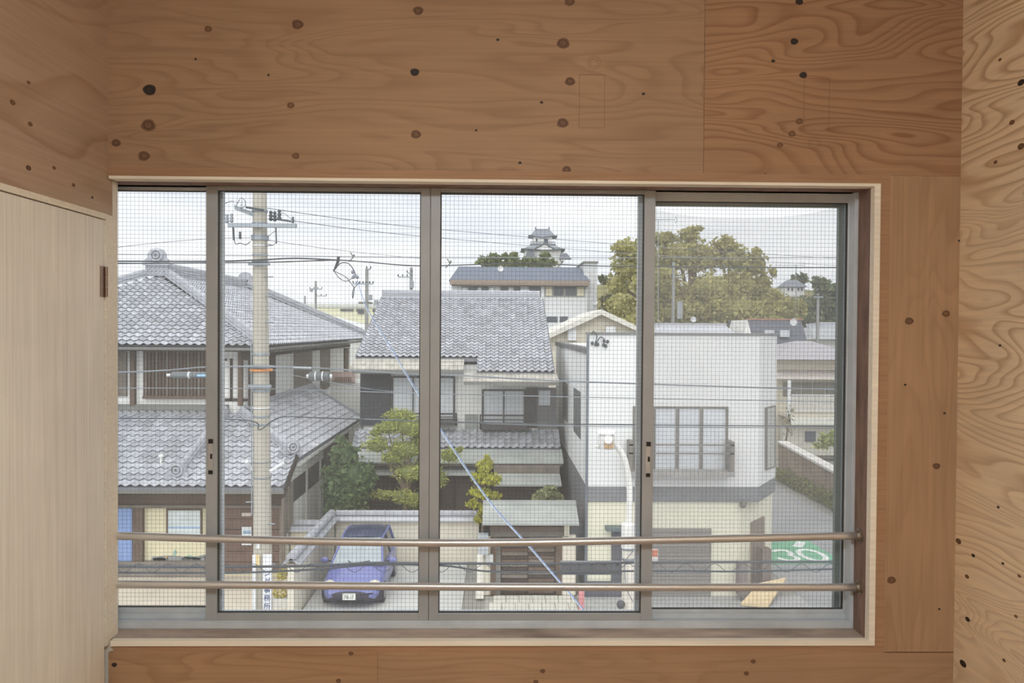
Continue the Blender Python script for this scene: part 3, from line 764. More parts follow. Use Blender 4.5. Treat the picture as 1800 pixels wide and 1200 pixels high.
# ground floor
YG = 24.0
put('ground_wall', B(-20, -6.4, YG, 34.0, 0.0, 3.15), mat('house_cream_wall', (220, 212, 182), 0.9, var=0.06), HA)
put('soffit', B(-20, xE - 0.1, yE + 0.05, YG, lez - 0.14, lez - 0.08), dark_timber, HA)
put('eave_board', BP(196, 861, 500, 889, YG - 0.12, 0.12), mat('brown_eave_board', (104, 86, 74), 0.85, var=0.22, scale=2), HA)
put('beam', BP(196, 888, 500, 893, YG - 0.2, 0.2), grey_timber, HA)
put('door_curtain', BP(196, 893, 232, 992, YG - 0.06, 0.06), mat('blue_curtain', (136, 160, 206), 0.9, var=0.1, stretch=(5, 1, 0.3)), HA, label='blue cloth curtain')
put('post', BP(233, 890, 250, 1012, YG - 0.16, 0.16), brown_timber, HA)
nb = put('notice_window', MB().frame(*rect(292, 894, 355, 948, YG - 0.05), YG - 0.06, YG, 0.05, 0.05, 0.05, 0.05), brown_timber, HA)
put('pane', BP(294, 896, 353, 946, YG - 0.035, 0.03), mat('notice_pale_blue', (208, 218, 220), 0.4), nb)
put('blue_stripe', BP(296, 925, 352, 929, YG - 0.045, 0.01), mat('notice_blue', (168, 190, 216), 0.6), nb)
# painted mural along the foot of the wall
def mural(pts, rgb, nm):
    put('mural_patch', MB().prism([at(px, py, YG - 0.012) for px, py in pts], (0, 0.01, 0)), mat(nm, rgb, 0.9), HA)
mural([(268, 978), (300, 976), (340, 979), (361, 974), (362, 988), (262, 989)], (150, 152, 150), 'mural_grey')
mural([(268, 981), (282, 979), (296, 982), (290, 985), (270, 985)], (170, 190, 176), 'mural_sage')
mural([(318, 982), (332, 975), (348, 980), (361, 978), (361, 984), (322, 985)], (156, 190, 178), 'mural_green')
mural([(290, 984), (291, 977), (295, 977), (296, 984)], (226, 178, 120), 'mural_orange')
mural([(304, 976), (305, 968), (308, 966), (311, 970), (308, 976)], (150, 184, 172), 'mural_teal')
put('plinth', BP(196, 988, 366, 1014, YG - 0.18, 0.18), mat('grey_stone_plinth', (132, 124, 116), 0.9, var=0.2), HA)
for i in range(6):
    y0 = 893 + i * 19
    put('wall_board', BP(366, y0, 445, y0 + 18.2, YG - 0.07, 0.07), mat('red_brown_boards', (110, 90, 80), 0.8, var=0.2), HA)
    put('wall_board', BP(466, y0, 498, y0 + 18.2, YG - 0.07, 0.07), mat('red_brown_boards', (110, 90, 80), 0.8, var=0.2), HA)
put('sign_plate', BP(425, 901, 441, 907, YG - 0.1, 0.02), mat('plate_pinkish', (196, 184, 178), 0.7), HA)
sp = put('sign_plate', BP(425, 926, 442, 958, YG - 0.1, 0.02), mat('plate_white', (222, 226, 228), 0.6), HA)
put('sign_print', BP(427, 932, 441, 938, YG - 0.108, 0.008), mat('plate_blue', (150, 174, 196), 0.6), sp)
put('corner_post', BP(491, 862, 500, 1010, YG - 0.1, 0.1), grey_timber, HA)
# right-hand flank: white wall, dark window band, hanging boards
XG = -6.4
wallR = put('flank_wall', B(XG, XG + 0.04, YG, 34.0, 0.0, 3.3), plaster, HA)
fb = MB(); zt, zb = 2.75, 2.05
fb.prism([(XG + 0.045, 24.7, zb), (XG + 0.045, 29.5, zb), (XG + 0.045, 29.5, zt), (XG + 0.045, 24.7, zt)], (0.02, 0, 0))
put('flank_window', fb, dark_open, HA)
for y in (24.65, 26.6, 28.6): put('flank_post', B(XG + 0.05, XG + 0.12, y - 0.05, y + 0.05, 0.1, 3.25), mat('pale_post', (206, 204, 196), 0.8), HA)
put('flank_boarding', B(XG + 0.05, XG + 0.10, 29.4, 34, 0.0, 3.2), dark_timber, HA)
for i in range(3):
    put('hanging_board', B(xE - 0.12, xE - 0.06, 23.15 + 0.4 * i, 23.5 + 0.4 * i, 1.35 + 0.1 * i, 2.55 + 0.15 * i), grey_timber, HA)
TA.finish(HA)

# ------------------------------------------------------------------ HOUSE B: middle tiled house
HB = thing('tiled_house', 'two-storey house with one broad tiled slope and white walls, behind the garden gate', 'house', (-1.5, 29, 0))
TB = Tiles(0.25, 0.30, 0.036)
Ye, Yr = 28.0, 35.6
ze = at(905, 655, Ye).z; zr = at(810, 525, Yr).z
sl = (zr - ze) / (Yr - Ye)
bx0, bx1 = -5.12, 2.0
xm = at(838, 650, Ye).x
yl = 29.2; zl = ze + sl * (yl - Ye)
PB = [(xm, Ye, ze), (bx1, Ye, ze), (bx1, Yr, zr), (bx0, Yr, zr), (bx0, yl, zl), (xm, yl, zl)]
rb = MB(); rb.prism([Vector(p) - Vector((0, 0, 0.12)) for p in PB], (0, 0, 0.12))
rb.prism([(bx0, Yr, zr - 0.12), (bx1, Yr, zr - 0.12), (bx1, 42.5, ze - 0.1), (bx0, 42.5, ze - 0.1)], (0, 0, 0.12))
RB = put('main_roof', rb, tile_d, HB)
TB.field(RB, [(xm, Ye, ze), (bx1, Ye, ze), (bx1, Yr, zr), (xm, Yr, zr)])
TB.field(RB, [(bx0, yl, zl), (xm, yl, zl), (xm, Yr, zr), (bx0, Yr, zr)])
ridge(HB, (bx0, Yr, zr + 0.02), (bx1 - 0.1, Yr, zr + 0.02), 0.34, 0.26, 0.11, 0.32, 3)
put('verge_edge', MB().prism([(bx1 - 0.02, Ye, ze - 0.15), (bx1 - 0.02, Yr, zr - 0.15), (bx1 - 0.02, Yr, zr + 0.08), (bx1 - 0.02, Ye, ze + 0.08)], (0.07, 0, 0)), tile_d, RB)
put('verge_edge', MB().prism([(bx0 - 0.05, yl, zl - 0.15), (bx0 - 0.05, Yr, zr - 0.15), (bx0 - 0.05, Yr, zr + 0.08), (bx0 - 0.05, yl, zl + 0.08)], (0.07, 0, 0)), tile_d, RB)
# sheet-metal skirts below the tiles
def skirt(parent, x0, x1, y_hi, z_hi, y_lo, z_lo, m=copper, n=8, name='metal_skirt'):
    o = put(name, MB().prism([(x0, y_lo, z_lo - 0.05), (x1, y_lo, z_lo - 0.05), (x1, y_hi, z_hi - 0.05), (x0, y_hi, z_hi - 0.05)], (0, 0, 0.05)), m, parent)
    for i in range(1, n):
        t = i / n; a = Vector((x0, y_hi + (y_lo - y_hi) * t, z_hi + (z_lo - z_hi) * t))
        put('seam', B(x0, x1, a.y - 0.012, a.y + 0.012, a.z - 0.02, a.z + 0.012), m, o)
    return o
yk = 27.0
skirt(HB, at(815, 664, 27.3).x, bx1 + 0.12, Ye + 0.05, ze - 0.02, yk, at(900, 672, yk).z + 0.05, stained, n=3)
skirt(HB, bx0 - 0.05, at(815, 645, 28.6).x, yl + 0.05, zl - 0.02, 28.2, at(720, 651, 28.2).z + 0.05, stained, n=3)
put('gutter', B(at(815, 674, yk).x, bx1 + 0.1, yk - 0.06, yk + 0.02, at(900, 674, yk).z - 0.05, at(900, 672, yk).z + 0.02), gutter_m, HB)
put('gutter', B(bx0, at(815, 652, 28.2).x, 28.14, 28.22, at(720, 654, 28.2).z - 0.05, at(720, 651, 28.2).z + 0.02), gutter_m, HB)
YB2 = 29.3
put('upper_wall', B(bx0 + 0.25, bx1 - 0.1, YB2, 41.5, 3.4, 6.2), plaster, HB)
gable = MB().prism([(bx0 + 0.25, YB2, 6.1), (bx0 + 0.25, 41.5, 6.1), (bx0 + 0.25, Yr, zr - 0.15)], (bx1 - bx0 - 0.35, 0, 0))
put('gable_wall', gable, plaster, HB)
put('ground_wall', B(bx0 + 0.3, bx1 - 0.1, YB2 + 0.3, 41, 0, 3.5), mat('dark_timber_wall', (84, 78, 74), 0.85, var=0.2), HB)  # plain dark grey-brown ground-floor wall
put('dark_panel', BP(633, 655, 686, 748, YB2 - 0.12, 0.12), mat('charcoal_boards', (70, 72, 76), 0.85, var=0.15, stretch=(6, 6, 0.5)), HB)
# upper windows with balustrades
x0, x1, z0, z1 = rect(688, 661, 800, 745, YB2)
window_part(HB, x0, x1, z0, z1, YB2, 3)
def window_box(px0, py0, px1, py1, pyr):
    xa, xb, za, zb_ = rect(px0, py0, px1, py1, YB2 - 0.45)
    o = put('window_box', B(xa, xb, YB2 - 0.45, YB2, za, za + 0.22), frame_dark, HB)
    zr_ = at((px0 + px1) / 2, pyr, YB2 - 0.45).z
    put('rail', B(xa, xb, YB2 - 0.45, YB2 - 0.41, zr_ - 0.03, zr_ + 0.03), frame_dark, o)
    put('rail', B(xa, xb, YB2 - 0.45, YB2 - 0.41, (zr_ + za + 0.2) / 2 - 0.02, (zr_ + za + 0.2) / 2 + 0.02), frame_dark, o)
    for x in (xa, xb - 0.05): put('rail_post', B(x, x + 0.05, YB2 - 0.45, YB2 - 0.40, za, zr_), frame_dark, o)
window_box(692, 727, 803, 748, 727)
x0, x1, z0, z1 = rect(847, 684, 924, 745, YB2)
window_part(HB, x0, x1, z0, z1, YB2, 2)
window_box(843, 728, 930, 755, 730)
put('dark_panel', BP(924, 681, 944, 752, YB2 - 0.06, 0.06), frame_dark, HB)
rp = put('recess_wall', BP(944, 681, 978, 755, YB2 - 0.03, 0.03), mat('grey_recess_boards', (118, 118, 120), 0.85, var=0.15), HB)
put('pane', BP(947, 686, 967, 712, YB2 - 0.05, 0.02), pale_glass, rp)
put('grey_panel', BP(817, 728, 840, 757, YB2 - 0.05, 0.05), mat('green_grey_panel', (146, 150, 146), 0.8), HB)
# middle roof over the ground floor
y_hi, z_hi = YB2, at(900, 757, YB2).z
y_md = 28.2; z_md = at(900, 789, y_md).z
y_lo = 27.4; z_lo = at(900, 814, y_lo).z
xa, xb = bx0 + 0.1, at(985, 790, y_md).x
MR = [(xa, y_md, z_md), (xb, y_md, z_md), (xb, y_hi, z_hi), (xa, y_hi, z_hi)]
RM = put('middle_roof', MB().prism([Vector(p) - Vector((0, 0, 0.1)) for p in MR], (0, 0, 0.1)), tile_d, HB)
TB.field(RM, MR)
skirt(HB, xa - 0.1, xb + 0.05, y_md + 0.05, z_md, y_lo, z_lo + 0.03, n=4)
put('fascia', B(xa, xb, y_lo + 0.1, y_lo + 0.14, z_lo - 0.12, z_lo), grey_timber, HB)
# second, lower awning and dark ground floor
ya1, ya0 = 27.1, 26.3
skirt(HB, at(868, 840, ya1).x, at(984, 840, ya1).x, ya1, at(920, 832, ya1).z, ya0, at(920, 852, ya0).z, n=4, name='awning')
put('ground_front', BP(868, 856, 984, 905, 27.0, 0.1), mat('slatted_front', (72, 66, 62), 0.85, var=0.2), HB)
for i in range(12):
    px = 872 + i * 9.4; put('front_slat', BP(px, 856, px + 3, 905, 26.93, 0.06), dark_timber, HB)
put('fascia', BP(868, 818, 984, 832, 27.15, 0.08), grey_timber, HB)
skirt(HB, at(640, 826, 27.4).x, at(835, 826, 27.4).x, 28.3, at(740, 815, 28.3).z, 27.3, at(740, 833, 27.3).z, n=3, name='awning')
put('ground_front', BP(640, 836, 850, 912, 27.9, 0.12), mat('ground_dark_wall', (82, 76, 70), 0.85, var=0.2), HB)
for px in (690, 796, 826): put('post', BP(px, 834, px + 3.5, 912, 27.82, 0.08), dark_timber, HB)
# small tiled roof tucked beside the dark panel
SR = [(at(622, 782, 29.6).x, 29.0, 2.95), (at(690, 782, 29.6).x, 29.0, 2.95), (at(690, 755, 30).x, 30.0, 3.6), (at(628, 755, 30).x, 30.0, 3.6)]
RS = put('small_roof', MB().prism([Vector(p) - Vector((0, 0, 0.08)) for p in SR], (0, 0, 0.08)), tile_d, HB)
TB.field(RS, SR)
TB.finish(HB)

# ------------------------------------------------------------------ BUILDING C: white flat-roofed building
YCF = 22.2
HC = thing('white_building', 'white flat-roofed two-storey building with cream ground floor and grey band', 'building', (5, 24, 0))
cx0 = at(1032, 730, YCF).x; cx1 = at(1335, 730, YCF).x
cx2 = 8.4; cy2 = YCF + 1.55
zb1, zb0 = at(1180, 855, YCF).z, at(1180, 882, YCF).z
ztop = at(1200, 589, YCF).z
wall_w = mat('white_render', (224, 225, 224), 0.85, var=0.05, scale=0.6)
band_g = mat('grey_band', (128, 130, 132), 0.85, var=0.08)
wall_cr = mat('cream_render', (224, 221, 200), 0.9, var=0.05, scale=0.6)
foot = lambda z: [(cx0, YCF, z), (cx1, YCF, z), (cx2, cy2, z), (cx2, 34, z), (cx0, 34, z)]
put('upper_wall', MB().prism(foot(zb1), (0, 0, 6.95 - zb1)), wall_w, HC)
pz = 6.95
par = MB(); par.prism([(cx0, YCF, pz), (cx1, YCF, pz), (cx2, cy2, pz), (cx2 - 0.2, cy2 + 0.05, pz), (cx1 - 0.1, YCF + 0.2, pz), (cx0, YCF + 0.2, pz)], (0, 0, ztop - pz))
par.box(cx2 - 0.2, cx2, cy2, 34, pz, ztop)
put('parapet', par, wall_w, HC)
cop = MB(); cop.box(cx0 - 0.03, cx1, YCF - 0.04, YCF + 0.24, ztop, ztop + 0.07)
cop.prism([(cx1, YCF - 0.04, ztop), (cx2 + 0.03, cy2 - 0.03, ztop), (cx2 - 0.2, cy2 + 0.1, ztop), (cx1 - 0.05, YCF + 0.24, ztop)], (0, 0, 0.07))
put('parapet_coping', cop, mat('coping_grey', (126, 128, 128), 0.7), HC)
put('side_coping', B(cx0 - 0.06, cx0 + 0.2, YCF + 0.02, 34, 6.85, 7.0), mat('coping_dark', (112, 112, 112), 0.7), HC)
put('corner_trim', B(cx0 - 0.03, cx0 + 0.03, YCF - 0.03, YCF + 0.05, 0.1, ztop), mat('corner_metal', (108, 116, 124), 0.5), HC)
put('band', MB().prism([Vector(p) for p in foot(zb0)], (0, 0, zb1 - zb0)), band_g, HC)
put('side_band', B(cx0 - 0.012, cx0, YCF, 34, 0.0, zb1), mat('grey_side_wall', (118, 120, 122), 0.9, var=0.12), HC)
lw = MB(); lw.prism([(cx0, YCF + 0.05, 0), (at(1300, 950, YCF).x, YCF + 0.05, 0), (at(1356, 950, 23.6).x, 23.6, 0), (8.1, 34, 0), (cx0, 34, 0)], (0, 0, zb0))
put('ground_wall', lw, wall_cr, HC)
# upper window: frosted panes in a dark frame, railing and ledge
x0, x1, z0, z1 = rect(1112, 714, 1279, 828, YCF)
wn_c = put('window', MB().frame(x0, x1, z0, z1, YCF - 0.05, YCF + 0.02, 0.06, 0.06, 0.06, 0.06), mat('window_frame_taupe', (124, 120, 114), 0.5), HC)
cuts = [1116, 1149, 1190, 1232, 1275]
for a, b in zip(cuts[:-1], cuts[1:]):
    xa, xb, _, _ = rect(a, 714, b, 828, YCF)
    put('pane', B(xa + 0.03, xb - 0.03, YCF - 0.025, YCF + 0.0, z0 + 0.06, z1 - 0.06), pale_glass, wn_c)
    if a > 1120: put('mullion', B(xa - 0.045, xa + 0.045, YCF - 0.055, YCF, z0 + 0.06, z1 - 0.06), MATS['window_frame_taupe'], wn_c)
taupe = MATS['window_frame_taupe']
yl_ = YCF - 0.5
x0, x1, z0, z1 = rect(1106, 776, 1291, 838, yl_)
led = put('window_ledge', B(x0 - 0.02, x1 + 0.02, yl_, YCF, z0, z0 + 0.14), mat('ledge_grey', (156, 154, 150), 0.8), HC)
for py in (782, 797):
    z = at(1200, py, yl_).z; put('rail', B(x0, x1, yl_, yl_ + 0.03, z - 0.02, z + 0.02), taupe, led)
for x in (x0, x1 - 0.12): put('rail_post', B(x, x + 0.12, yl_, yl_ + 0.45, z0 + 0.14, z1), taupe, led)
# slit window on the chamfered corner
def chamfer(px, py):
    d = ray(px, py); n = Vector((cy2 - YCF, -(cx2 - cx1), 0)); p0 = Vector((cx1, YCF, 0)); return EYE + d * ((p0 - EYE).dot(n) / d.dot(n))
nrm = Vector((cy2 - YCF, -(cx2 - cx1), 0)).normalized()
pts = [chamfer(1344, 826), chamfer(1361, 820), chamfer(1361, 712), chamfer(1344, 716)]
sw = put('window', MB().prism(pts, nrm * 0.05), taupe, HC)
put('pane', MB().prism([chamfer(1346, 822), chamfer(1358, 818), chamfer(1358, 715), chamfer(1346, 718)], nrm * 0.06), mat('slit_pane', (176, 178, 174), 0.3), sw)
# side windows
for (a, t0, b, t1, bt0, bt1) in ((1009, 681, 1021, 689, 757, 772), (990, 669, 998, 675, 733, 742)):
    p = [at_x(a, bt0, cx0), at_x(b, bt1, cx0), at_x(b, t1, cx0), at_x(a, t0, cx0)]
    put('window', MB().prism([Vector((cx0 - 0.02, q.y, q.z)) for q in p], (0.04, 0, 0)), mat('louvre_grey', (104, 104, 106), 0.6), HC)
# ground floor: garage shutter, dark doorway, side door, meter boxes
x0, x1, z0, z1 = rect(1143, 929, 1250, 1056, YCF)
gs = put('garage_shutter', B(x0, x1, YCF + 0.0, YCF + 0.05, 0.02, z1), mat('shutter_grey', (140, 136, 130), 0.7, var=0.06), HC)
nsl = 20
for i in range(nsl):
    zz = 0.04 + (z1 - 0.06) * i / nsl
    put('shutter_slat', B(x0 + 0.03, x1 - 0.03, YCF - 0.02, YCF, zz, zz + (z1 - 0.06) / nsl - 0.012), MATS['shutter_grey'], gs)
put('doorway', BP(1075, 931, 1093, 1058, YCF - 0.02, 0.06), mat('doorway_grey', (92, 94, 100), 0.7), HC)
put('door_canopy', BP(1066, 928, 1096, 934, YCF - 0.35, 0.35), mat('canopy_green_grey', (104, 116, 116), 0.6), HC)
put('loading_bay', BP(1028, 1022, 1092, 1075, YCF - 0.06, 0.06), mat('dark_mat_grey', (96, 98, 106), 0.8), HC)
def lowch(px, py):
    p0 = Vector((at(1300, 950, YCF).x, YCF + 0.05, 0)); p1 = Vector((at(1356, 950, 23.6).x, 23.6, 0)); d = ray(px, py)
    n = Vector((p1.y - p0.y, -(p1.x - p0.x), 0)); return EYE + d * ((p0 - EYE).dot(n) / d.dot(n)), n.normalized()
q = [lowch(1319, 1040), lowch(1341, 1022), lowch(1341, 907), lowch(1319, 918)]
put('side_door', MB().prism([a for a, _ in q], q[0][1] * 0.06), mat('door_brown', (138, 124, 112), 0.7), HC)
put('wall_lamp', MB().ball(at(1306, 887, YCF - 0.1), 0.09, 0.1, 0.09).box(at(1302, 884, YCF).x, at(1310, 884, YCF).x, YCF - 0.12, YCF + 0.05, at(1306, 885, YCF).z, at(1306, 881, YCF).z), mat('lamp_dark', (112, 112, 104), 0.6), HC, label='small round lamp under the grey band')
sg = put('wall_sign', BP(1145, 965, 1157, 986, YCF - 0.06, 0.03), mat('sign_white', (228, 226, 222), 0.6), HC)
put('sign_print', BP(1146, 966, 1156, 978, YCF - 0.068, 0.01), mat('sign_orange', (214, 130, 100), 0.6), sg)

def solid(name, mb, m, label, cat, group=None, smooth=False, kind=None):
    return tag(put(name, mb, m, smooth=smooth), label, cat, group, kind)
solid('utility_cabinet', BP(1300, 992, 1315, 1048, YCF - 0.42, 0.34), mat('cabinet_brown', (132, 122, 116), 0.7), 'narrow brown cabinet at the foot of the cream wall', 'cabinet')
solid('brick_pier', BP(1341, 966, 1356, 1032, 22.35, 0.35), mat('pier_brown', (128, 116, 108), 0.85), 'brown gate pier at the corner of the cream wall', 'pier')
pk = [at_z(1302, 1064, 0.05), at_z(1350, 1068, 0.05), at_z(1382, 1018, 0.4), at_z(1334, 1028, 0.4)]
solid('tan_board', MB().prism(pk, (0, 0, 0.06)), mat('ramp_tan', (222, 200, 160), 0.85), 'tan board lying slanted on the forecourt', 'board')
solid('pink_board', BP(1017, 1032, 1027, 1080, 20.9, 0.06), mat('board_pink', (212, 146, 148), 0.8), 'pink board standing beside the stone paving', 'board')

# green road patch with white lettering
def road_poly(pts, z): return [at_z(px, py, z) for px, py in pts]
mk = thing('road_marking', 'green road patch painted with a white speed number', 'marking', at_z(1410, 970, 0.02))
put('green_patch', MB().prism(road_poly([(1350, 992), (1470, 990), (1466, 978), (1420, 949), (1355, 953)], 0.013), (0, 0, 0.004)), mat('road_green', (124, 184, 150), 0.9), mk)
white_p = mat('road_white', (236, 238, 234), 0.9)
def stroke(pts, w=0.095, z=0.021):
    P = [at_z(px, py, z) for px, py in pts]; mb = MB()
    L, R_ = [], []
    for i, p in enumerate(P):
        t = (P[min(i + 1, len(P) - 1)] - P[max(i - 1, 0)]).normalized(); s_ = Vector((t.y, -t.x, 0)) * w
        L.append(p - s_); R_.append(p + s_)
    for i in range(len(P) - 1):
        mb.prism([L[i], R_[i], R_[i + 1], L[i + 1]], (0, 0, 0.004))
    return put('painted_numeral', mb, white_p, mk)
stroke([(1357, 969), (1368, 966.5), (1380, 967), (1388, 970), (1391, 974), (1389, 976), (1398, 978), (1403, 981), (1400, 984), (1390, 985), (1376, 983), (1367, 980)])
stroke([(1428 + 23 * math.cos(a) + 8 * math.sin(a), 975.5 + 9.5 * math.sin(a) + 3 * math.cos(a)) for a in [2 * PI * i / 22 for i in range(23)]])
stroke([(1401, 961), (1409, 952)], 0.16)

# ------------------------------------------------------------------ garden gate and walls
HG = thing('garden_gate', 'roofed wooden garden gate of dark horizontal boards beside stone paving', 'gate', (0.9, 22.3, 0))
YGa = 22.3
gy0, gy1 = 21.6, 22.5
a0, a1 = at(848, 921, gy0), at(1018, 921, gy0); z_e = at(930, 920, gy0).z; z_r = at(930, 884, gy1).z
xg0, xg1 = a0.x, a1.x
gr = put('gate_roof', MB().prism([(xg0, gy0, z_e - 0.05), (xg1, gy0, z_e - 0.05), (xg1, gy1, z_r - 0.05), (xg0, gy1, z_r - 0.05)], (0, 0, 0.05)), copper, HG)
put('gate_roof_back', MB().prism([(xg0, gy1, z_r - 0.05), (xg1, gy1, z_r - 0.05), (xg1, gy1 + 0.8, z_e - 0.05), (xg0, gy1 + 0.8, z_e - 0.05)], (0, 0, 0.05)), copper, HG)
for i in range(8):
    t = i / 8; put('roof_strip', B(xg0, xg1, gy0 + (gy1 - gy0) * t - 0.01, gy0 + (gy1 - gy0) * t + 0.012, z_e + (z_r - z_e) * t - 0.01, z_e + (z_r - z_e) * t + 0.016), copper, gr)
put('roof_ridge', B(xg0, xg1, gy1 - 0.07, gy1 + 0.07, z_r - 0.02, z_r + 0.07), copper, HG)
for px in (868, 984):
    put('gate_post', BP(px - 6, 925, px + 4, 1045, YGa, 0.18), brown_timber, HG)
put('lintel', BP(862, 926, 1000, 935, YGa - 0.1, 0.2), brown_timber, HG)
put('lintel_pale', BP(862, 935, 1000, 943, YGa - 0.05, 0.1), grey_timber, HG)
for i in range(15):
    y0 = 944 + i * 6.6
    for (pa, pb) in ((882, 927), (929, 974)):
        put('gate_board', BP(pa, y0, pb, y0 + 5.6, YGa + 0.05, 0.04), (brown_timber, grey_timber, dark_timber)[(i * 7 + (pa > 900)) % 3], HG)
put('gate_backing', BP(880, 944, 976, 1046, YGa + 0.095, 0.03), dark_timber, HG)
put('meter_box', BP(853, 975, 867, 988, YGa - 0.12, 0.12), mat('meter_white', (212, 214, 212), 0.5), HG)
put('brace', BP(992, 921, 1001, 942, YGa - 0.2, 0.1), mat('pale_brace', (206, 200, 180), 0.8), HG)
wcr = mat('cream_garden_wall', (222, 216, 200), 0.9, var=0.06)
put('side_wall', BP(840, 944, 862, 1046, YGa + 0.02, 0.14), wcr, HG); put('side_wall', BP(988, 940, 1012, 1046, YGa + 0.02, 0.14), wcr, HG)
solid('stone_post', MB().bpx(838, 976, 848, 1049, 21.9, 0.16).bpx(836, 1040, 850, 1052, 21.87, 0.22), mat('post_white', (222, 218, 208), 0.9), 'slim white stone post beside the parking bay', 'post')
solid('letter_box', BP(841, 940, 858, 975, 22.0, 0.25), mat('box_grey', (184, 188, 192), 0.5, metal=0.2), 'small grey box on the wall beside the gate', 'box')
GS = mat('stone_slab', (214, 212, 200), 0.9, var=0.1)
sb = struct(put('paving_bed', B(-0.3, 2.2, 20.45, 22.25, 0.0, 0.02), mat('bed_grey', (170, 168, 160), 0.95)), 'stone paving before the garden gate')
for r_, (ya, yb) in enumerate(((20.45, 21.05), (21.07, 21.62), (21.64, 22.2))):
    x = -0.3 + 0.12 * r_
    while x < 2.1:
        w = 0.36; put('paving_slab', B(x + 0.008, min(x + w, 2.2) - 0.008, ya, yb, 0.0, 0.06 + random.uniform(-0.006, 0.006)), GS, sb); x += w
# garden walls with tiled tops
def tiled_wall(p0, p1, h, label, thick=0.16, cap=0.13, name='garden_wall'):
    p0, p1 = Vector(p0), Vector(p1); d = (p1 - p0).normalized(); s_ = Vector((d.y, -d.x, 0)) * thick / 2
    t = thing(name, label, 'wall', p0)
    put('wall_body', MB().prism([p0 - s_, p0 + s_, p1 + s_, p1 - s_], (0, 0, h)), wcr, t)
    for sgn in (-1, 1):
        e = s_.normalized() * sgn
        put('cap_slope', MB().prism([p0 + Vector((0, 0, h + 0.13)), p0 + e * 0.24 + Vector((0, 0, h - 0.02)), p0 + e * 0.24 + Vector((0, 0, h + 0.02)), p0 + Vector((0, 0, h + 0.18))], p1 - p0), tile_m, t)
    ridge(t, p0 + Vector((0, 0, h + 0.12)), p1 + Vector((0, 0, h + 0.12)), 0.16, 0.05, cap, 0.3, 1)
    return t
wx = -5.25
tiled_wall((wx, 20.45, 0), (wx, 25.5, 0), 1.42, 'cream garden wall with round grey cap tiles running back beside the car')
tiled_wall((wx + 0.1, 25.7, 0), (-0.55, 25.7, 0), 1.35, 'cream garden wall with a tiled top behind the parked car')
tiled_wall((-6.3, 24.6, 0), (wx - 0.1, 24.6, 0), 1.3, 'short tiled wall joining the house to the long garden wall')

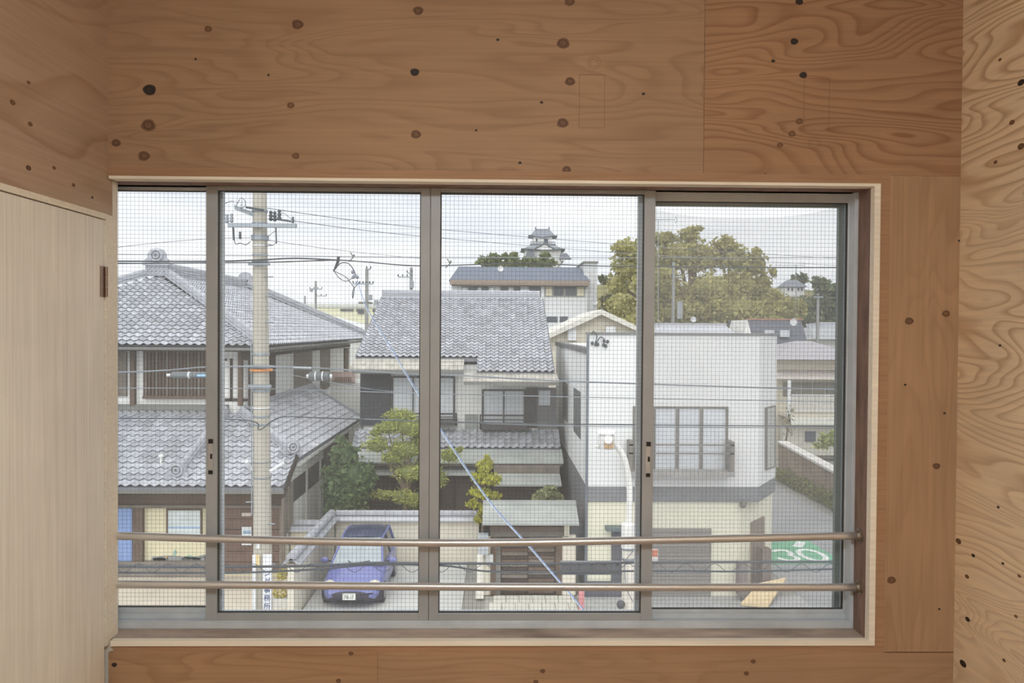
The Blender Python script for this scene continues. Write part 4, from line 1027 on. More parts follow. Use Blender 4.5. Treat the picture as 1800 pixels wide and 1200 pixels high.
# ------------------------------------------------------------------ blue car
def car(x, y, length=3.75, width=1.62):
    c = thing('car', 'lilac-blue hatchback with a black front bumper parked nose out in the bay', 'car', (x, y + length / 2, 0.04))
    paint = mat('car_blue', (116, 122, 176), 0.22, var=0.03, spec=0.6)
    dark = mat('car_black', (60, 60, 72), 0.5)
    glass = mat('car_glass', (58, 64, 72), 0.05, spec=0.8)
    hw = width / 2
    # body lower shell: stations (y, half width, z bottom, z shoulder, z centre top)
    st = [(0.0, 0.60, 0.36, 0.50, 0.56), (0.06, 0.70, 0.30, 0.60, 0.66), (0.22, 0.76, 0.25, 0.68, 0.76), (0.6, 0.80, 0.22, 0.76, 0.86), (1.0, 0.81, 0.22, 0.84, 0.95), (1.25, 0.81, 0.22, 0.90, 1.0),
          (2.0, 0.81, 0.22, 0.93, 1.0), (2.9, 0.81, 0.22, 0.95, 1.0), (3.45, 0.79, 0.24, 0.94, 1.0), (3.68, 0.74, 0.30, 0.90, 0.95), (3.75, 0.66, 0.36, 0.80, 0.84)]
    mb = MB(); n = 11
    for (yy, w, zb_, zs, zt_) in st:
        ring = [(-w * 0.9, zb_), (-w, zb_ + 0.12), (-w * 1.0, zb_ + 0.3), (-w * 0.985, zs - 0.05), (-w * 0.9, zs), (0 - w * 0.45, (zs + zt_) / 2 + 0.02), (w * 0.45, (zs + zt_) / 2 + 0.02), (w * 0.9, zs), (w * 0.985, zs - 0.05), (w * 1.0, zb_ + 0.3), (w, zb_ + 0.12), (w * 0.9, zb_)]
        n = len(ring)
        for px, z in ring: mb.v.append((x + px, y + yy, z))
    for i in range(len(st) - 1):
        for k in range(n):
            k2 = (k + 1) % n; mb.f.append((i * n + k, i * n + k2, (i + 1) * n + k2, (i + 1) * n + k))
    mb.f.append(tuple(range(n))[::-1]); e = (len(st) - 1) * n; mb.f.append(tuple(e + k for k in range(n)))
    body = put('body', mb, paint, c, smooth=True)
    # glasshouse
    gb = MB(); low = [(1.0, 0.70, 0.96), (1.75, 0.74, 0.97), (2.9, 0.74, 0.97), (3.66, 0.66, 0.95)]; hi = [(1.85, 0.56, 1.46), (2.1, 0.58, 1.50), (2.9, 0.58, 1.52), (3.42, 0.54, 1.46)]
    for (yy, w, z) in low: gb.v += [(x - w, y + yy, z), (x + w, y + yy, z)]
    for (yy, w, z) in hi: gb.v += [(x - w, y + yy, z), (x + w, y + yy, z)]
    for i in range(3):
        a, b = 2 * i, 8 + 2 * i
        gb.f += [(a, b, b + 2, a + 2), (a + 1, a + 3, b + 3, b + 1)]
    gb.f += [(6, 14, 15, 7)]
    put('side_glazing', gb, glass, body)
    put('windscreen', MB().prism([Vector((x - 0.69, y + 0.99, 0.965)), Vector((x + 0.69, y + 0.99, 0.965)), Vector((x + 0.555, y + 1.84, 1.465)), Vector((x - 0.555, y + 1.84, 1.465))], (0, 0.02, 0.01)), mat('windscreen_glass', (160, 170, 174), 0.08, spec=0.9), body, label='windscreen with a pale reflection painted into its colour')  # pale reflection put into the glass colour
    rf = MB()
    ys = [1.84, 2.1, 2.5, 2.95, 3.42]; zc = [1.48, 1.53, 1.55, 1.54, 1.47]; ws = [0.565, 0.59, 0.6, 0.59, 0.55]
    for yy, z, w in zip(ys, zc, ws): rf.v += [(x - w, y + yy, z - 0.04), (x - w * 0.6, y + yy, z + 0.01), (x, y + yy, z + 0.02), (x + w * 0.6, y + yy, z + 0.01), (x + w, y + yy, z - 0.04)]
    for i in range(4):
        for k in range(4): rf.f.append((i * 5 + k, i * 5 + k + 1, i * 5 + k + 6, i * 5 + k + 5))
    put('roof', rf, mat('car_roof_blue', (66, 72, 100), 0.25, spec=0.6), c, smooth=True)
    for s in (-1, 1):
        put('pillar', MB().tube([(x + s * 0.71, y + 0.96, 0.95), (x + s * 0.575, y + 1.84, 1.47), (x + s * 0.6, y + 2.3, 1.50), (x + s * 0.6, y + 2.95, 1.51), (x + s * 0.56, y + 3.42, 1.45), (x + s * 0.68, y + 3.66, 0.95)], 0.03, 6), paint, c)
        put('pillar', MB().tube([(x + s * 0.745, y + 2.25, 0.95), (x + s * 0.6, y + 2.3, 1.5)], 0.03, 6), dark, c)
        put('headlight', MB().ball((x + s * 0.60, y + 0.22, 0.66), 0.16, 0.17, 0.085), mat('headlight_lens', (226, 218, 196), 0.15), c)
        mr = put('mirror', MB().ball((x + s * 0.96, y + 1.25, 1.0), 0.12, 0.06, 0.085), paint, c)
        put('mirror_arm', MB().tube([(x + s * 0.76, y + 1.28, 0.95), (x + s * 0.9, y + 1.26, 0.98)], 0.025, 6), dark, mr)
        for yy in (0.68, 2.95):
            w_ = put('wheel', MB().tube([(x + s * 0.66, y + yy, 0.29), (x + s * 0.82, y + yy, 0.29)], 0.29, 20), dark, c)
            put('hubcap', MB().tube([(x + s * 0.82, y + yy, 0.29), (x + s * 0.83, y + yy, 0.29)], 0.18, 14), mat('hub_grey', (160, 162, 166), 0.4, metal=0.4), w_)
    bp = MB(); rows = []
    for (z, yo) in ((0.20, 0.05), (0.30, -0.05), (0.44, -0.07), (0.52, 0.0)):
        rows.append(len(bp.v))
        for i in range(13):
            t = i / 12 * 2 - 1; bp.v.append((x + t * hw * 1.0, y + yo + 0.28 * abs(t) ** 3, z))
    for a, b in zip(rows[:-1], rows[1:]):
        for i in range(12): bp.f.append((a + i, a + i + 1, b + i + 1, b + i))
    bum = put('bumper', bp, dark, c, label='black plastic front bumper', smooth=True)
    put('grille', B(x - 0.35, x + 0.35, y - 0.035, y + 0.05, 0.23, 0.29), mat('grille_black', (30, 30, 34), 0.6), bum)
    pl = put('number_plate', B(x - 0.17 - 0.02, x + 0.17 - 0.02, y - 0.10, y - 0.07, 0.32, 0.485), mat('plate_cream', (228, 228, 222), 0.5), c)
    return c, body, pl, paint, dark
cxp = at(616, 1050, 21.15).x
CAR, cbody, cplate, _, cdark = car(cxp, 21.15)
for s in (-1, 1):
    put('wiper', MB().tube([(cxp + s * 0.05 - 0.1, 21.15 + 0.96, 0.985), (cxp + s * 0.3 + 0.05, 21.15 + 1.05, 1.03)], 0.012, 5), cdark, CAR)

# lettering helper: flat raised characters
def text_mesh(body, size, mtx, m, parent, name='lettering', extrude=0.002):
    cu = bpy.data.curves.new('txt', 'FONT'); cu.body = body; cu.size = size; cu.align_x = 'CENTER'; cu.align_y = 'CENTER'; cu.extrude = extrude
    cu.resolution_u = 2
    o = bpy.data.objects.new('txt', cu); col.objects.link(o)
    bpy.context.view_layer.update()
    me = bpy.data.meshes.new_from_object(o.evaluated_get(bpy.context.evaluated_depsgraph_get()))
    bpy.data.objects.remove(o); bpy.data.curves.remove(cu)
    me.transform(mtx)
    if not len(me.polygons): return None
    me.materials.clear(); me.materials.append(m)
    return put(name, me, None, parent)
FACE = Matrix.Rotation(PI / 2, 4, 'X')
text_mesh('78-17', 0.11, Matrix.Translation((cxp - 0.02, 21.15 - 0.103, 0.395)) @ FACE, mat('plate_green', (70, 96, 84), 0.6), cplate and CAR)

# ------------------------------------------------------------------ utility pole and its gear
YPO = 15.0
pole_m = mat('concrete_pole', (180, 175, 163), 0.9, var=0.10, scale=1.4, stretch=(3, 3, 0.6))
galv = mat('galvanised_steel', (150, 158, 164), 0.45, metal=0.5, var=0.08)
dark_ins = mat('dark_insulator', (76, 84, 90), 0.4)
white_ins = mat('white_porcelain', (222, 224, 226), 0.3)
cable_m = mat('black_cable', (70, 76, 82), 0.6)
cable_g = mat('grey_cable', (128, 134, 140), 0.6)
b0, b1 = at(462.5, 1070, YPO), at(456.5, 345, YPO)
PX = b1.x
UP = thing('utility_pole', 'tall concrete utility pole with cross arms and pole signs at the pavement', 'pole', (b0.x, YPO, 0))
put('pole_shaft', MB().tube([(b0.x, YPO, 0), (b0.x, YPO, 2.0), (b1.x, YPO, b1.z), (b1.x, YPO, b1.z + 2.6)], [0.185, 0.178, 0.128, 0.115], 20), pole_m, UP, smooth=True)
def shaft_x(py): return at(456.5 + 6 * (py - 345) / 725, py, YPO).x
def shaft_r(z): return 0.185 - (0.185 - 0.118) * z / (b1.z + 2.6)
def collar(py, h_px, m, grow=0.012, name='pole_band'):
    z = at(458, py, YPO).z; h = h_px * YPO / F; x = shaft_x(py)
    return put(name, MB().tube([(x, YPO, z - h / 2), (x, YPO, z + h / 2)], shaft_r(z) + grow, 20), m, UP)
for py, h, m in ((371, 4, galv), (393, 3, galv), (432, 2, white_ins), (448, 2, galv), (459, 3, galv), (622, 4, galv), (644, 5, galv), (680, 5, galv), (686, 4, galv),
                 (716, 2, white_ins), (731, 3, galv), (745, 3, galv), (811, 1.5, galv), (838, 2, galv)):
    collar(py, h, m)
z = at(456, 418, YPO).z; collar(418, 9, galv, 0.025)
ring = MB().torus((shaft_x(650), YPO, at(458, 650, YPO).z), 0.19, 0.025, 'Z', n=28, m=8)
put('marker_ring', ring, mat('marker_orange', (226, 150, 90), 0.6), UP, label='orange marker ring', smooth=True)
# main cross arm and short slanted arm
x0, x1, z0, z1 = rect(401, 393, 521, 399.5, YPO - 0.2)
put('cross_arm', B(x0, x1, YPO - 0.24, YPO - 0.15, z0, z1), galv, UP)
pa, pb = at(412, 364, YPO - 0.2), at(446, 377, YPO - 0.1)
put('cross_arm', MB().prism([pa + Vector((0, 0, -0.04)), pb + Vector((0, 0, -0.04)), pb + Vector((0, 0, 0.04)), pa + Vector((0, 0, 0.04))], (0, 0.09, 0)), galv, UP)
def insulator(px, py, Y, m=dark_ins, s=1.0, tilt=None):
    p = at(px, py, Y)
    mb = MB(); r = 0.035 * s
    mb.tube([p + Vector((0, 0, k * 0.028 * s)) for k in range(7)], [r * v for v in (0.5, 1.2, 0.6, 1.1, 0.55, 1.0, 0.4)], 12)
    return put('insulator', mb, m, UP, smooth=True)
for px, py in ((399, 392), (407, 391)): insulator(px, py, YPO - 0.2, galv, 1.0)
for px, py in ((476, 388), (483, 389), (491, 386)): insulator(px, py, YPO - 0.2, dark_ins, 1.1)
insulator(515, 392, YPO - 0.2, dark_ins, 0.7)
for px, py in ((414, 362), (424, 362)): insulator(px, py, YPO - 0.2, white_ins, 0.8)
put('strain_insulator', MB().tube([at(432, 364, YPO - 0.2), at(464, 369, YPO - 0.2)], 0.02, 8), dark_ins, UP)
put('strain_insulator', MB().tube([at(486, 385, YPO - 0.25), at(512, 389, YPO - 0.25)], 0.018, 8), dark_ins, UP)
put('drop_rod', MB().tube([at(485, 400, YPO - 0.2), at(486, 428, YPO - 0.2)], 0.014, 6), dark_ins, UP)
put('drop_rod', MB().tube([at(410, 400, YPO - 0.2), at(411, 422, YPO - 0.2)], 0.02, 6), dark_ins, UP)
def loop(pts, Y, r=0.008, name='jumper_cable', m=cable_m, parent=UP):
    P = [at(a, b, Y) for a, b in pts]; q = []
    for i in range(len(P) - 1):                      # Catmull-Rom
        p0, p1, p2, p3 = P[max(i - 1, 0)], P[i], P[i + 1], P[min(i + 2, len(P) - 1)]
        for k in range(6):
            t = k / 6; q.append(0.5 * ((2 * p1) + (p2 - p0) * t + (2 * p0 - 5 * p1 + 4 * p2 - p3) * t * t + (3 * p1 - p0 - 3 * p2 + p3) * t ** 3))
    q.append(P[-1])
    return put(name, MB().tube(q, r, 6), m, parent)
loop([(411, 402), (412, 422), (415, 429), (422, 427), (432, 430), (440, 424)], YPO - 0.2)
loop([(416, 360), (424, 348), (431, 354), (430, 363), (422, 365)], YPO - 0.2, 0.006)
loop([(395, 358), (404, 354), (413, 354)], YPO - 0.2, 0.006)
loop([(470, 416), (478, 410), (485, 405), (484, 402)], YPO - 0.2, 0.005)
loop([(470, 428), (480, 431), (486, 424)], YPO - 0.2, 0.005)
loop([(490, 381), (497, 374), (506, 380), (514, 386)], YPO - 0.25, 0.005)
insulator(422, 420, YPO - 0.25, dark_ins, 0.8)
for py, s in ((432, 1), (487, 1), (505, -1), (520, 1), (548, -1), (566, 1), (880, -1), (918, 1), (988, 1)):
    p = at(458, py, YPO); x = shaft_x(py); put('climbing_peg', MB().tube([(x + s * 0.1, YPO - 0.08, p.z), (x + s * 0.27, YPO - 0.12, p.z)], 0.012, 6), galv, UP)
put('cable_bracket', BP(436, 462, 473, 466, YPO - 0.2, 0.06), galv, UP)
put('cable_bracket', BP(428, 642, 482, 646, YPO - 0.22, 0.06), galv, UP)
put('cable_bracket', BP(436, 676, 476, 681, YPO - 0.22, 0.06), galv, UP)
for (a, b) in (((433, 811), (442, 825)), ((474, 829), (499, 813))):
    put('white_sleeve', MB().tube([at(a[0], a[1], YPO - 0.3), at(b[0], b[1], YPO - 0.15)], 0.035, 8), white_ins, UP)
put('conduit', MB().tube([at(441.5, 600, YPO - 0.14), at(442.5, 905, YPO - 0.16)], 0.012, 6), galv, UP)
# signs strapped to the pole
navy = mat('sign_navy', (60, 74, 120), 0.6); sgw = mat('pole_sign_white', (228, 230, 232), 0.5)
def pole_sign(px0, py0, px1, py1, chars, size, y_first, step):
    s = put('pole_sign', BP(px0, py0, px1, py1, YPO - 0.27, 0.012), sgw, UP, label='white vertical pole sign with dark blue lettering')
    cxp_ = at((px0 + px1) / 2, (py0 + py1) / 2, YPO - 0.27).x
    for i, ch in enumerate(chars):
        zz = at((px0 + px1) / 2, y_first + i * step, YPO - 0.272).z
        text_mesh(ch, size, Matrix.Translation((cxp_, YPO - 0.274, zz)) @ FACE, navy, s)
pole_sign(462, 974, 477, 1076, '\u30f3\u30b0\u4e8b\u52d9\u6240', 0.13, 1008, 14.5)
pole_sign(443.5, 975, 449, 1074, '', 0.05, 1000, 10)
for i in range(9):
    pass
put('pole_plate', BP(450, 975, 456, 994, YPO - 0.27, 0.01), mat('pole_plate_yellow', (226, 204, 150), 0.6), UP, label='small yellow plate on the pole')
put('pole_plate', BP(451, 956, 456, 964, YPO - 0.22, 0.01), sgw, UP)

# ------------------------------------------------------------------ cables strung along the street
def wire(pts, label, r=0.01, m=cable_m, Y=YPO, name='overhead_cable', n=10, group='overhead cables'):
    P = [at(p[0], p[1], p[2] if len(p) > 2 else Y) for p in pts]; q = []
    for i in range(len(P) - 1):
        p0, p1, p2, p3 = P[max(i - 1, 0)], P[i], P[i + 1], P[min(i + 2, len(P) - 1)]
        for k in range(n):
            t = k / n; q.append(0.5 * ((2 * p1) + (p2 - p0) * t + (2 * p0 - 5 * p1 + 4 * p2 - p3) * t * t + (3 * p1 - p0 - 3 * p2 + p3) * t ** 3))
    q.append(P[-1])
    return tag(put(name, MB().tube(q, r, 6), m), label, 'cable', group)
wire([(-60, 446), (210, 447), (458, 449), (740, 452), (1130, 453), (1470, 452), (1700, 450)], 'thin straight overhead cable above the thick one, crossing the whole window', 0.008, cable_g, YPO + (-0.34))
wire([(-60, 459), (210, 459), (380, 459), (458, 456.5), (520, 454), (594, 457)], 'thick dark overhead cable ending at a clamp left of centre', 0.016, cable_m, YPO + (-0.26))
wire([(-60, 464), (210, 463), (458, 461), (530, 459), (594, 457), (640, 460), (740, 467), (900, 463), (985, 465), (1060, 467.5), (1130, 468), (1300, 470), (1700, 470)], 'dark overhead cable running on past the clamp toward the big tree', 0.012, cable_m, YPO + (-0.18))
wire([(470, 366, YPO), (740, 400, 19), (1130, 432, 26), (1500, 456, 34)], 'upper high-voltage wire sloping down right from the pole top', 0.008, cable_g)
wire([(514, 388, YPO), (740, 415, 19), (1130, 447, 26), (1500, 468, 34)], 'lower high-voltage wire sloping down right from the cross arm', 0.008, cable_g)
wire([(470, 422, YPO), (600, 440, 18), (745, 455, 24)], 'short thin wire sloping from the pole collar', 0.006, cable_g)
wire([(440, 418, YPO), (360, 420), (210, 434), (-60, 470)], 'thin wire sloping up to the pole from the far left', 0.006, cable_g)
wire([(-60, 660), (210, 654), (300, 650), (360, 645), (440, 644), (560, 647), (700, 656), (815, 660), (980, 669), (1300, 680), (1470, 684), (1700, 690)], 'dark communication cable crossing below the tiled eaves', 0.016, cable_g, YPO - 0.25)
wire([(-60, 684), (210, 682), (458, 683), (700, 690), (985, 697), (1300, 703), (1470, 706), (1700, 710)], 'thin pale cable just under the communication cable', 0.009, cable_g, YPO - 0.25)
wire([(210, 735), (430, 738), (455, 755), (478, 740), (500, 732), (560, 734), (740, 740), (985, 745), (1300, 748), (1470, 749), (1700, 751)], 'dark cable drooping round the pole and on past the white building', 0.012, cable_m, YPO - 0.3)
wire([(640, 736), (985, 748), (1300, 751), (1470, 752), (1700, 754)], 'second cable paired with the drooping one across the white building', 0.008, cable_g, YPO - 0.3)
wire([(480, 650), (545, 665), (700, 688), (790, 664)], 'slack grey loop of cable hanging before the white house', 0.007, cable_g, YPO - 0.25)
wire([(-40, 990), (210, 995), (500, 995), (660, 989), (740, 990), (985, 990), (1150, 988), (1470, 987), (1700, 986)], 'thick messenger cable passing low in front of the car', 0.016, cable_m, 10.0)
wire([(-40, 1006), (210, 1006), (420, 1006), (560, 1000), (660, 992), (780, 994), (860, 1004), (985, 1005), (1150, 1003), (1300, 1004), (1470, 1000), (1700, 998)], 'lower dark cable lashed beneath the low messenger cable', 0.012, cable_m, 10.0)
# lashing spiral on the low cables
sp_pts = []
for i in range(0, 261):
    px = 205 + i * 5; sp_pts.append(at(px, 998 + 7.5 * math.sin(i * 0.62), 10.0 + 0.05 * math.cos(i * 0.62)))
tag(put('cable_lashing', MB().tube(sp_pts, 0.004, 5), cable_m), 'thin wire spiralling round the two low cables', 'cable', 'overhead cables')
YC2 = YPO - 0.22
# clamp and drop loops, diagonal service drop with blue sleeve
DW = thing('service_drop', 'blue and white service cable slanting down from the clamp past the window', 'cable', at(597, 457, YC2))
def spline(pts, n=8):
    P = [at(*p) for p in pts]; q = []
    for i in range(len(P) - 1):
        p0, p1, p2, p3 = P[max(i - 1, 0)], P[i], P[i + 1], P[min(i + 2, len(P) - 1)]
        for k in range(n):
            t = k / n; q.append(0.5 * ((2 * p1) + (p2 - p0) * t + (2 * p0 - 5 * p1 + 4 * p2 - p3) * t * t + (3 * p1 - p0 - 3 * p2 + p3) * t ** 3))
    return q + [P[-1]]
blue_c = mat('blue_sleeve', (122, 142, 178), 0.5); pale_c = mat('pale_sleeve', (196, 206, 218), 0.5)
put('sleeve', MB().tube(spline([(628, 492, YC2), (645, 540, 14), (690, 615, 12.5), (755, 722, 10.5), (850, 866, 8.4), (940, 970, 7.0), (1028, 1074, 6.0)]), 0.0065, 8), blue_c, DW, smooth=True)
put('sleeve', MB().tube(spline([(626, 493, YC2), (643, 541, 14), (688, 616, 12.5), (753, 723, 10.5), (848, 866.5, 8.4), (938, 970.5, 7.0), (1026.5, 1074, 6.0)]), 0.004, 8), pale_c, DW, smooth=True)
put('clamp', MB().tube([at(595, 451, YC2), at(594, 460, YC2), at(586, 477, YC2)], [0.03, 0.028, 0.012], 8), cable_m, DW)
put('loop_cable', MB().tube(spline([(587, 476, YC2), (598, 463, YC2), (612, 463, YC2), (622, 475, YC2), (626, 488, YC2)]), 0.01, 6), cable_m, DW)
put('loop_cable', MB().tube(spline([(587, 476, YC2), (597, 489, YC2), (609, 494, YC2), (620, 488, YC2)]), 0.008, 6), cable_m, DW)
put('loop_cable', MB().tube(spline([(587, 476, YC2), (608, 487, YC2), (617, 498, YC2), (622, 505, YC2), (622, 515, YC2), (620, 524, YC2), (620, 512, YC2), (626, 502, YC2), (632, 496, YC2)]), 0.008, 6), cable_m, DW)
for px, py in ((620, 478), (624, 484), (621, 487), (628, 487)): put('cleat', MB().ball(at(px, py, YC2), 0.035, n=8, m=6), mat('cleat_grey', (140, 146, 156), 0.5), DW)
# splice closures
def closure(px0, px1, py, Y, r, m, label, bands=2, strap=None):
    a, b = at(px0, py, Y), at(px1, py, Y); t = thing('cable_closure', label, 'closure', (a + b) / 2)
    L = b - a
    body = put('closure_body', MB().tube([a, a + L * 0.06, b - L * 0.06, b], [r * 0.6, r, r, r * 0.6], 14), m, t, smooth=False)
    for i in range(bands):
        p = a + L * (i + 1) / (bands + 1); put('strap', MB().tube([p - L * 0.025, p + L * 0.025], r * 1.06, 14), strap or white_ins, t)
    put('end_plug', MB().tube([a - L * 0.1, a + L * 0.02], r * 0.45, 10), strap or white_ins, t); put('end_plug', MB().tube([b - L * 0.02, b + L * 0.1], r * 0.45, 10), strap or white_ins, t)
    return t
closure(543, 580, 661, YPO - 0.3, 0.085, mat('closure_grey', (100, 104, 106), 0.6), 'grey ribbed cable closure with two pale straps before the white wall')
CLD = closure(300, 366, 659, YPO - 0.3, 0.06, mat('closure_dark', (112, 118, 122), 0.6), 'dark cable closure with a pale blue end hanging before the lattice', 1)
tag(put('cable_sleeve', MB().tube([at(516, 646, YPO - 0.27), at(548, 647, YPO - 0.27)], 0.026, 8), galv), 'pale blue-grey sleeve on the communication cable right of the pole', 'sleeve')
put('blue_tag', MB().tube([at(347, 660, YPO - 0.37), at(362, 660, YPO - 0.37)], 0.022, 8), mat('tag_blue', (150, 190, 226), 0.5), CLD)
# bird-like cable spacers
for k, (px, py) in enumerate(((618, 452), (788, 463), (985, 462))):
    mb = MB(); p = at(px, py, YPO - 0.18)
    mb.tube([p + Vector((-0.05, 0, -0.08)), p + Vector((0.03, 0, 0.0)), p + Vector((-0.02, 0, 0.09))], 0.012, 6); mb.tube([p + Vector((0.03, 0, 0)), p + Vector((0.05, 0, 0.05))], 0.02, 6)
    tag(put('cable_spacer', mb, mat('spacer_grey', (112, 112, 106), 0.6)), ('pale forked spacer on the cable right of the clamp', 'forked spacer on the cable beside the centre mullion', 'forked spacer on the cable in front of the castle')[k], 'spacer', 'cable spacers')
# dark bells hanging on a jumper in front of the white building
mb = thing('jumper_hanger', 'tangle of small dark drop clamps hanging before the white parapet', 'clamp', at(1055, 600, YCF - 0.06))
for px, py in ((1041, 603), (1047, 605), (1051, 605), (1062, 599), (1068, 600), (1061, 606), (1065, 608)):
    put('clamp', MB().ball(at(px, py, YCF - 0.045), 0.042, 0.042, 0.052, n=8, m=6), dark_ins, mb)
put('jumper', MB().tube(spline([(1040, 588, YCF - 0.1), (1043, 582, YCF - 0.1), (1049, 590, YCF - 0.1), (1047, 603, YCF - 0.06), (1056, 592, YCF - 0.06), (1064, 598, YCF - 0.06)]), 0.013, 6), cable_m, mb)

# ------------------------------------------------------------------ white street lamp
YL = 10.6
SL = thing('street_lamp', 'white street lamp with a curved arm and a rusty socket', 'street lamp', (at(1104, 1050, YL).x, YL, 0))
lw_ = mat('lamp_post_white', (226, 224, 220), 0.5, var=0.05)
xs = at(1104, 1040, YL).x
put('post', MB().tube([(xs, YL, 0), (xs, YL, at(1104, 935, YL).z)], 0.082, 20), mat('lamp_post_cream', (212, 206, 194), 0.6), SL, smooth=True)
zz1 = at(1104, 918, YL).z; zz0 = at(1104, 962, YL).z
put('sleeve', MB().tube([(xs - 0.01, YL, zz0), (xs - 0.01, YL, zz1 - 0.03), (xs - 0.01, YL, zz1)], [0.088, 0.088, 0.065], 20), lw_, SL, smooth=False)
put('curved_arm', MB().tube(spline([(1105, 925, YL), (1107, 870, YL), (1104, 835, YL), (1098, 808, YL), (1090, 792, YL), (1080, 781, YL), (1072, 775, YL - 0.12)]), [0.041] * 49, 14), lw_, SL, smooth=True)
hd = at(1066, 775, YL - 0.2)
head = put('lamp_head', MB().tube([(hd.x, hd.y, hd.z - 0.10), (hd.x, hd.y, hd.z - 0.02), (hd.x, hd.y, hd.z + 0.06), (hd.x, hd.y, hd.z + 0.10)], [0.11, 0.115, 0.11, 0.09], 20), mat('lamp_housing', (210, 210, 208), 0.5), SL)
put('lamp_cap', MB().tube([(hd.x, hd.y, hd.z + 0.10), (hd.x, hd.y, hd.z + 0.12), (hd.x, hd.y, hd.z + 0.15)], [0.125, 0.125, 0.1], 24), mat('lamp_cap_white', (240, 240, 238), 0.35), head, smooth=False)
rust = mat('rust_stain', (198, 166, 128), 0.85, var=0.3, scale=20)
put('socket_plate', B(hd.x - 0.045, hd.x + 0.075, hd.y - 0.14, hd.y - 0.11, hd.z - 0.08, hd.z + 0.045), rust, head)
put('socket_collar', MB().tube([at(1069, 772, YL - 0.40), at(1074, 777, YL - 0.2)], 0.055, 14), lw_, head)
for sx in (-0.13, 0.13): put('wing_nut', MB().ball((hd.x + sx, hd.y - 0.05, hd.z - 0.06), 0.028, n=8, m=6), lw_, head)
for py in (963, 981): put('strap', MB().tube([(xs, YL, at(1104, py, YL).z - 0.012), (xs, YL, at(1104, py, YL).z + 0.012)], 0.093, 20), galv, SL)
put('drop_cable', MB().tube(spline([(1113, 968, YL - 0.1), (1100, 985, YL - 0.12), (1098, 1003, YL - 0.12), (1102, 1035, YL - 0.12), (1113, 1058, YL - 0.1)]), 0.006, 6), cable_g, SL)
put('clip', MB().ball(at(1091, 1062, YL - 0.1), 0.06, 0.05, 0.06, n=7, m=5), mat('clip_dark', (92, 92, 96), 0.6), SL)
# perforated steel arm on the lamp post
PA = thing('steel_arm', 'dark perforated steel channel fixed to the street lamp post', 'bracket', at(1040, 997, YL - 0.2))
x0, x1, z0, z1 = rect(985, 986, 1093, 1009, YL - 0.15)
ch = mat('channel_grey', (96, 98, 102), 0.5, metal=0.4)
put('channel_web', B(x0, x1, YL - 0.13, YL - 0.12, z0, z1), ch, PA)
put('channel_flange', B(x0, x1, YL - 0.17, YL - 0.12, z1 - 0.008, z1), mat('flange_pale', (140, 142, 144), 0.5, metal=0.4), PA)
put('channel_flange', B(x0, x1, YL - 0.17, YL - 0.12, z0, z0 + 0.012), ch, PA)
for i in range(5):
    p = at(996 + i * 22.3, 991.5, YL - 0.135); put('bolt_hole', MB().tube([(p.x, YL - 0.134, p.z), (p.x, YL - 0.129, p.z)], 0.018, 12), black_pl, PA)

# ------------------------------------------------------------------ trees and shrubs
def foliage_mat(name, rgb, var=0.3):
    return mat(name, rgb, 0.75, var=0.12, scale=0.7, island=var, trans=0.35, spec=0.2)
bark = mat('bark_brown', (110, 96, 82), 0.9, var=0.2)
def leaves(clumps, size, n_per_m2, aspect=1.6, flat=0.0, shell=0.35):
    """clumps: (x, y, z, rx, ry, rz); returns one mesh of small leaf blades"""
    V = []; 
    for (x, y, z, rx, ry, rz) in clumps:
        n = int(n_per_m2 * 4 * PI * ((rx * ry + ry * rz + rx * rz) / 3))
        d = rng.normal(size=(n, 3)); d /= np.linalg.norm(d, axis=1)[:, None]
        rad = 1 - shell * rng.random(n) ** 1.5
        bumps = 1 + 0.16 * np.sin(d[:, 0] * 7 + x * 3) * np.sin(d[:, 2] * 8 + y) + 0.08 * np.sin(d[:, 1] * 15 + z * 5)
        c = np.array([x, y, z]) + d * (rad * bumps)[:, None] * np.array([rx, ry, rz])
        a = rng.normal(size=(n, 3)); a[:, 2] *= (1 - flat)
        a += d * 0.6
        a /= np.linalg.norm(a, axis=1)[:, None]
        b = np.cross(a, rng.normal(size=(n, 3))); b /= np.linalg.norm(b, axis=1)[:, None]
        s = size * (0.6 + 0.8 * rng.random(n))
        a = a * s[:, None]; b = b * (s / aspect)[:, None]
        V.append(np.stack([c - a, c - b * 0.9, c + a, c + b * 0.9], axis=1).reshape(-1, 3))
    V = np.concatenate(V); k = len(V) // 4
    me = bpy.data.meshes.new('foliage'); me.vertices.add(len(V)); me.vertices.foreach_set('co', V.astype(np.float32).ravel())
    me.loops.add(4 * k); me.loops.foreach_set('vertex_index', np.arange(4 * k, dtype=np.int32)); me.polygons.add(k)
    me.polygons.foreach_set('loop_start', np.arange(0, 4 * k, 4, dtype=np.int32)); me.update(calc_edges=True)
    return me
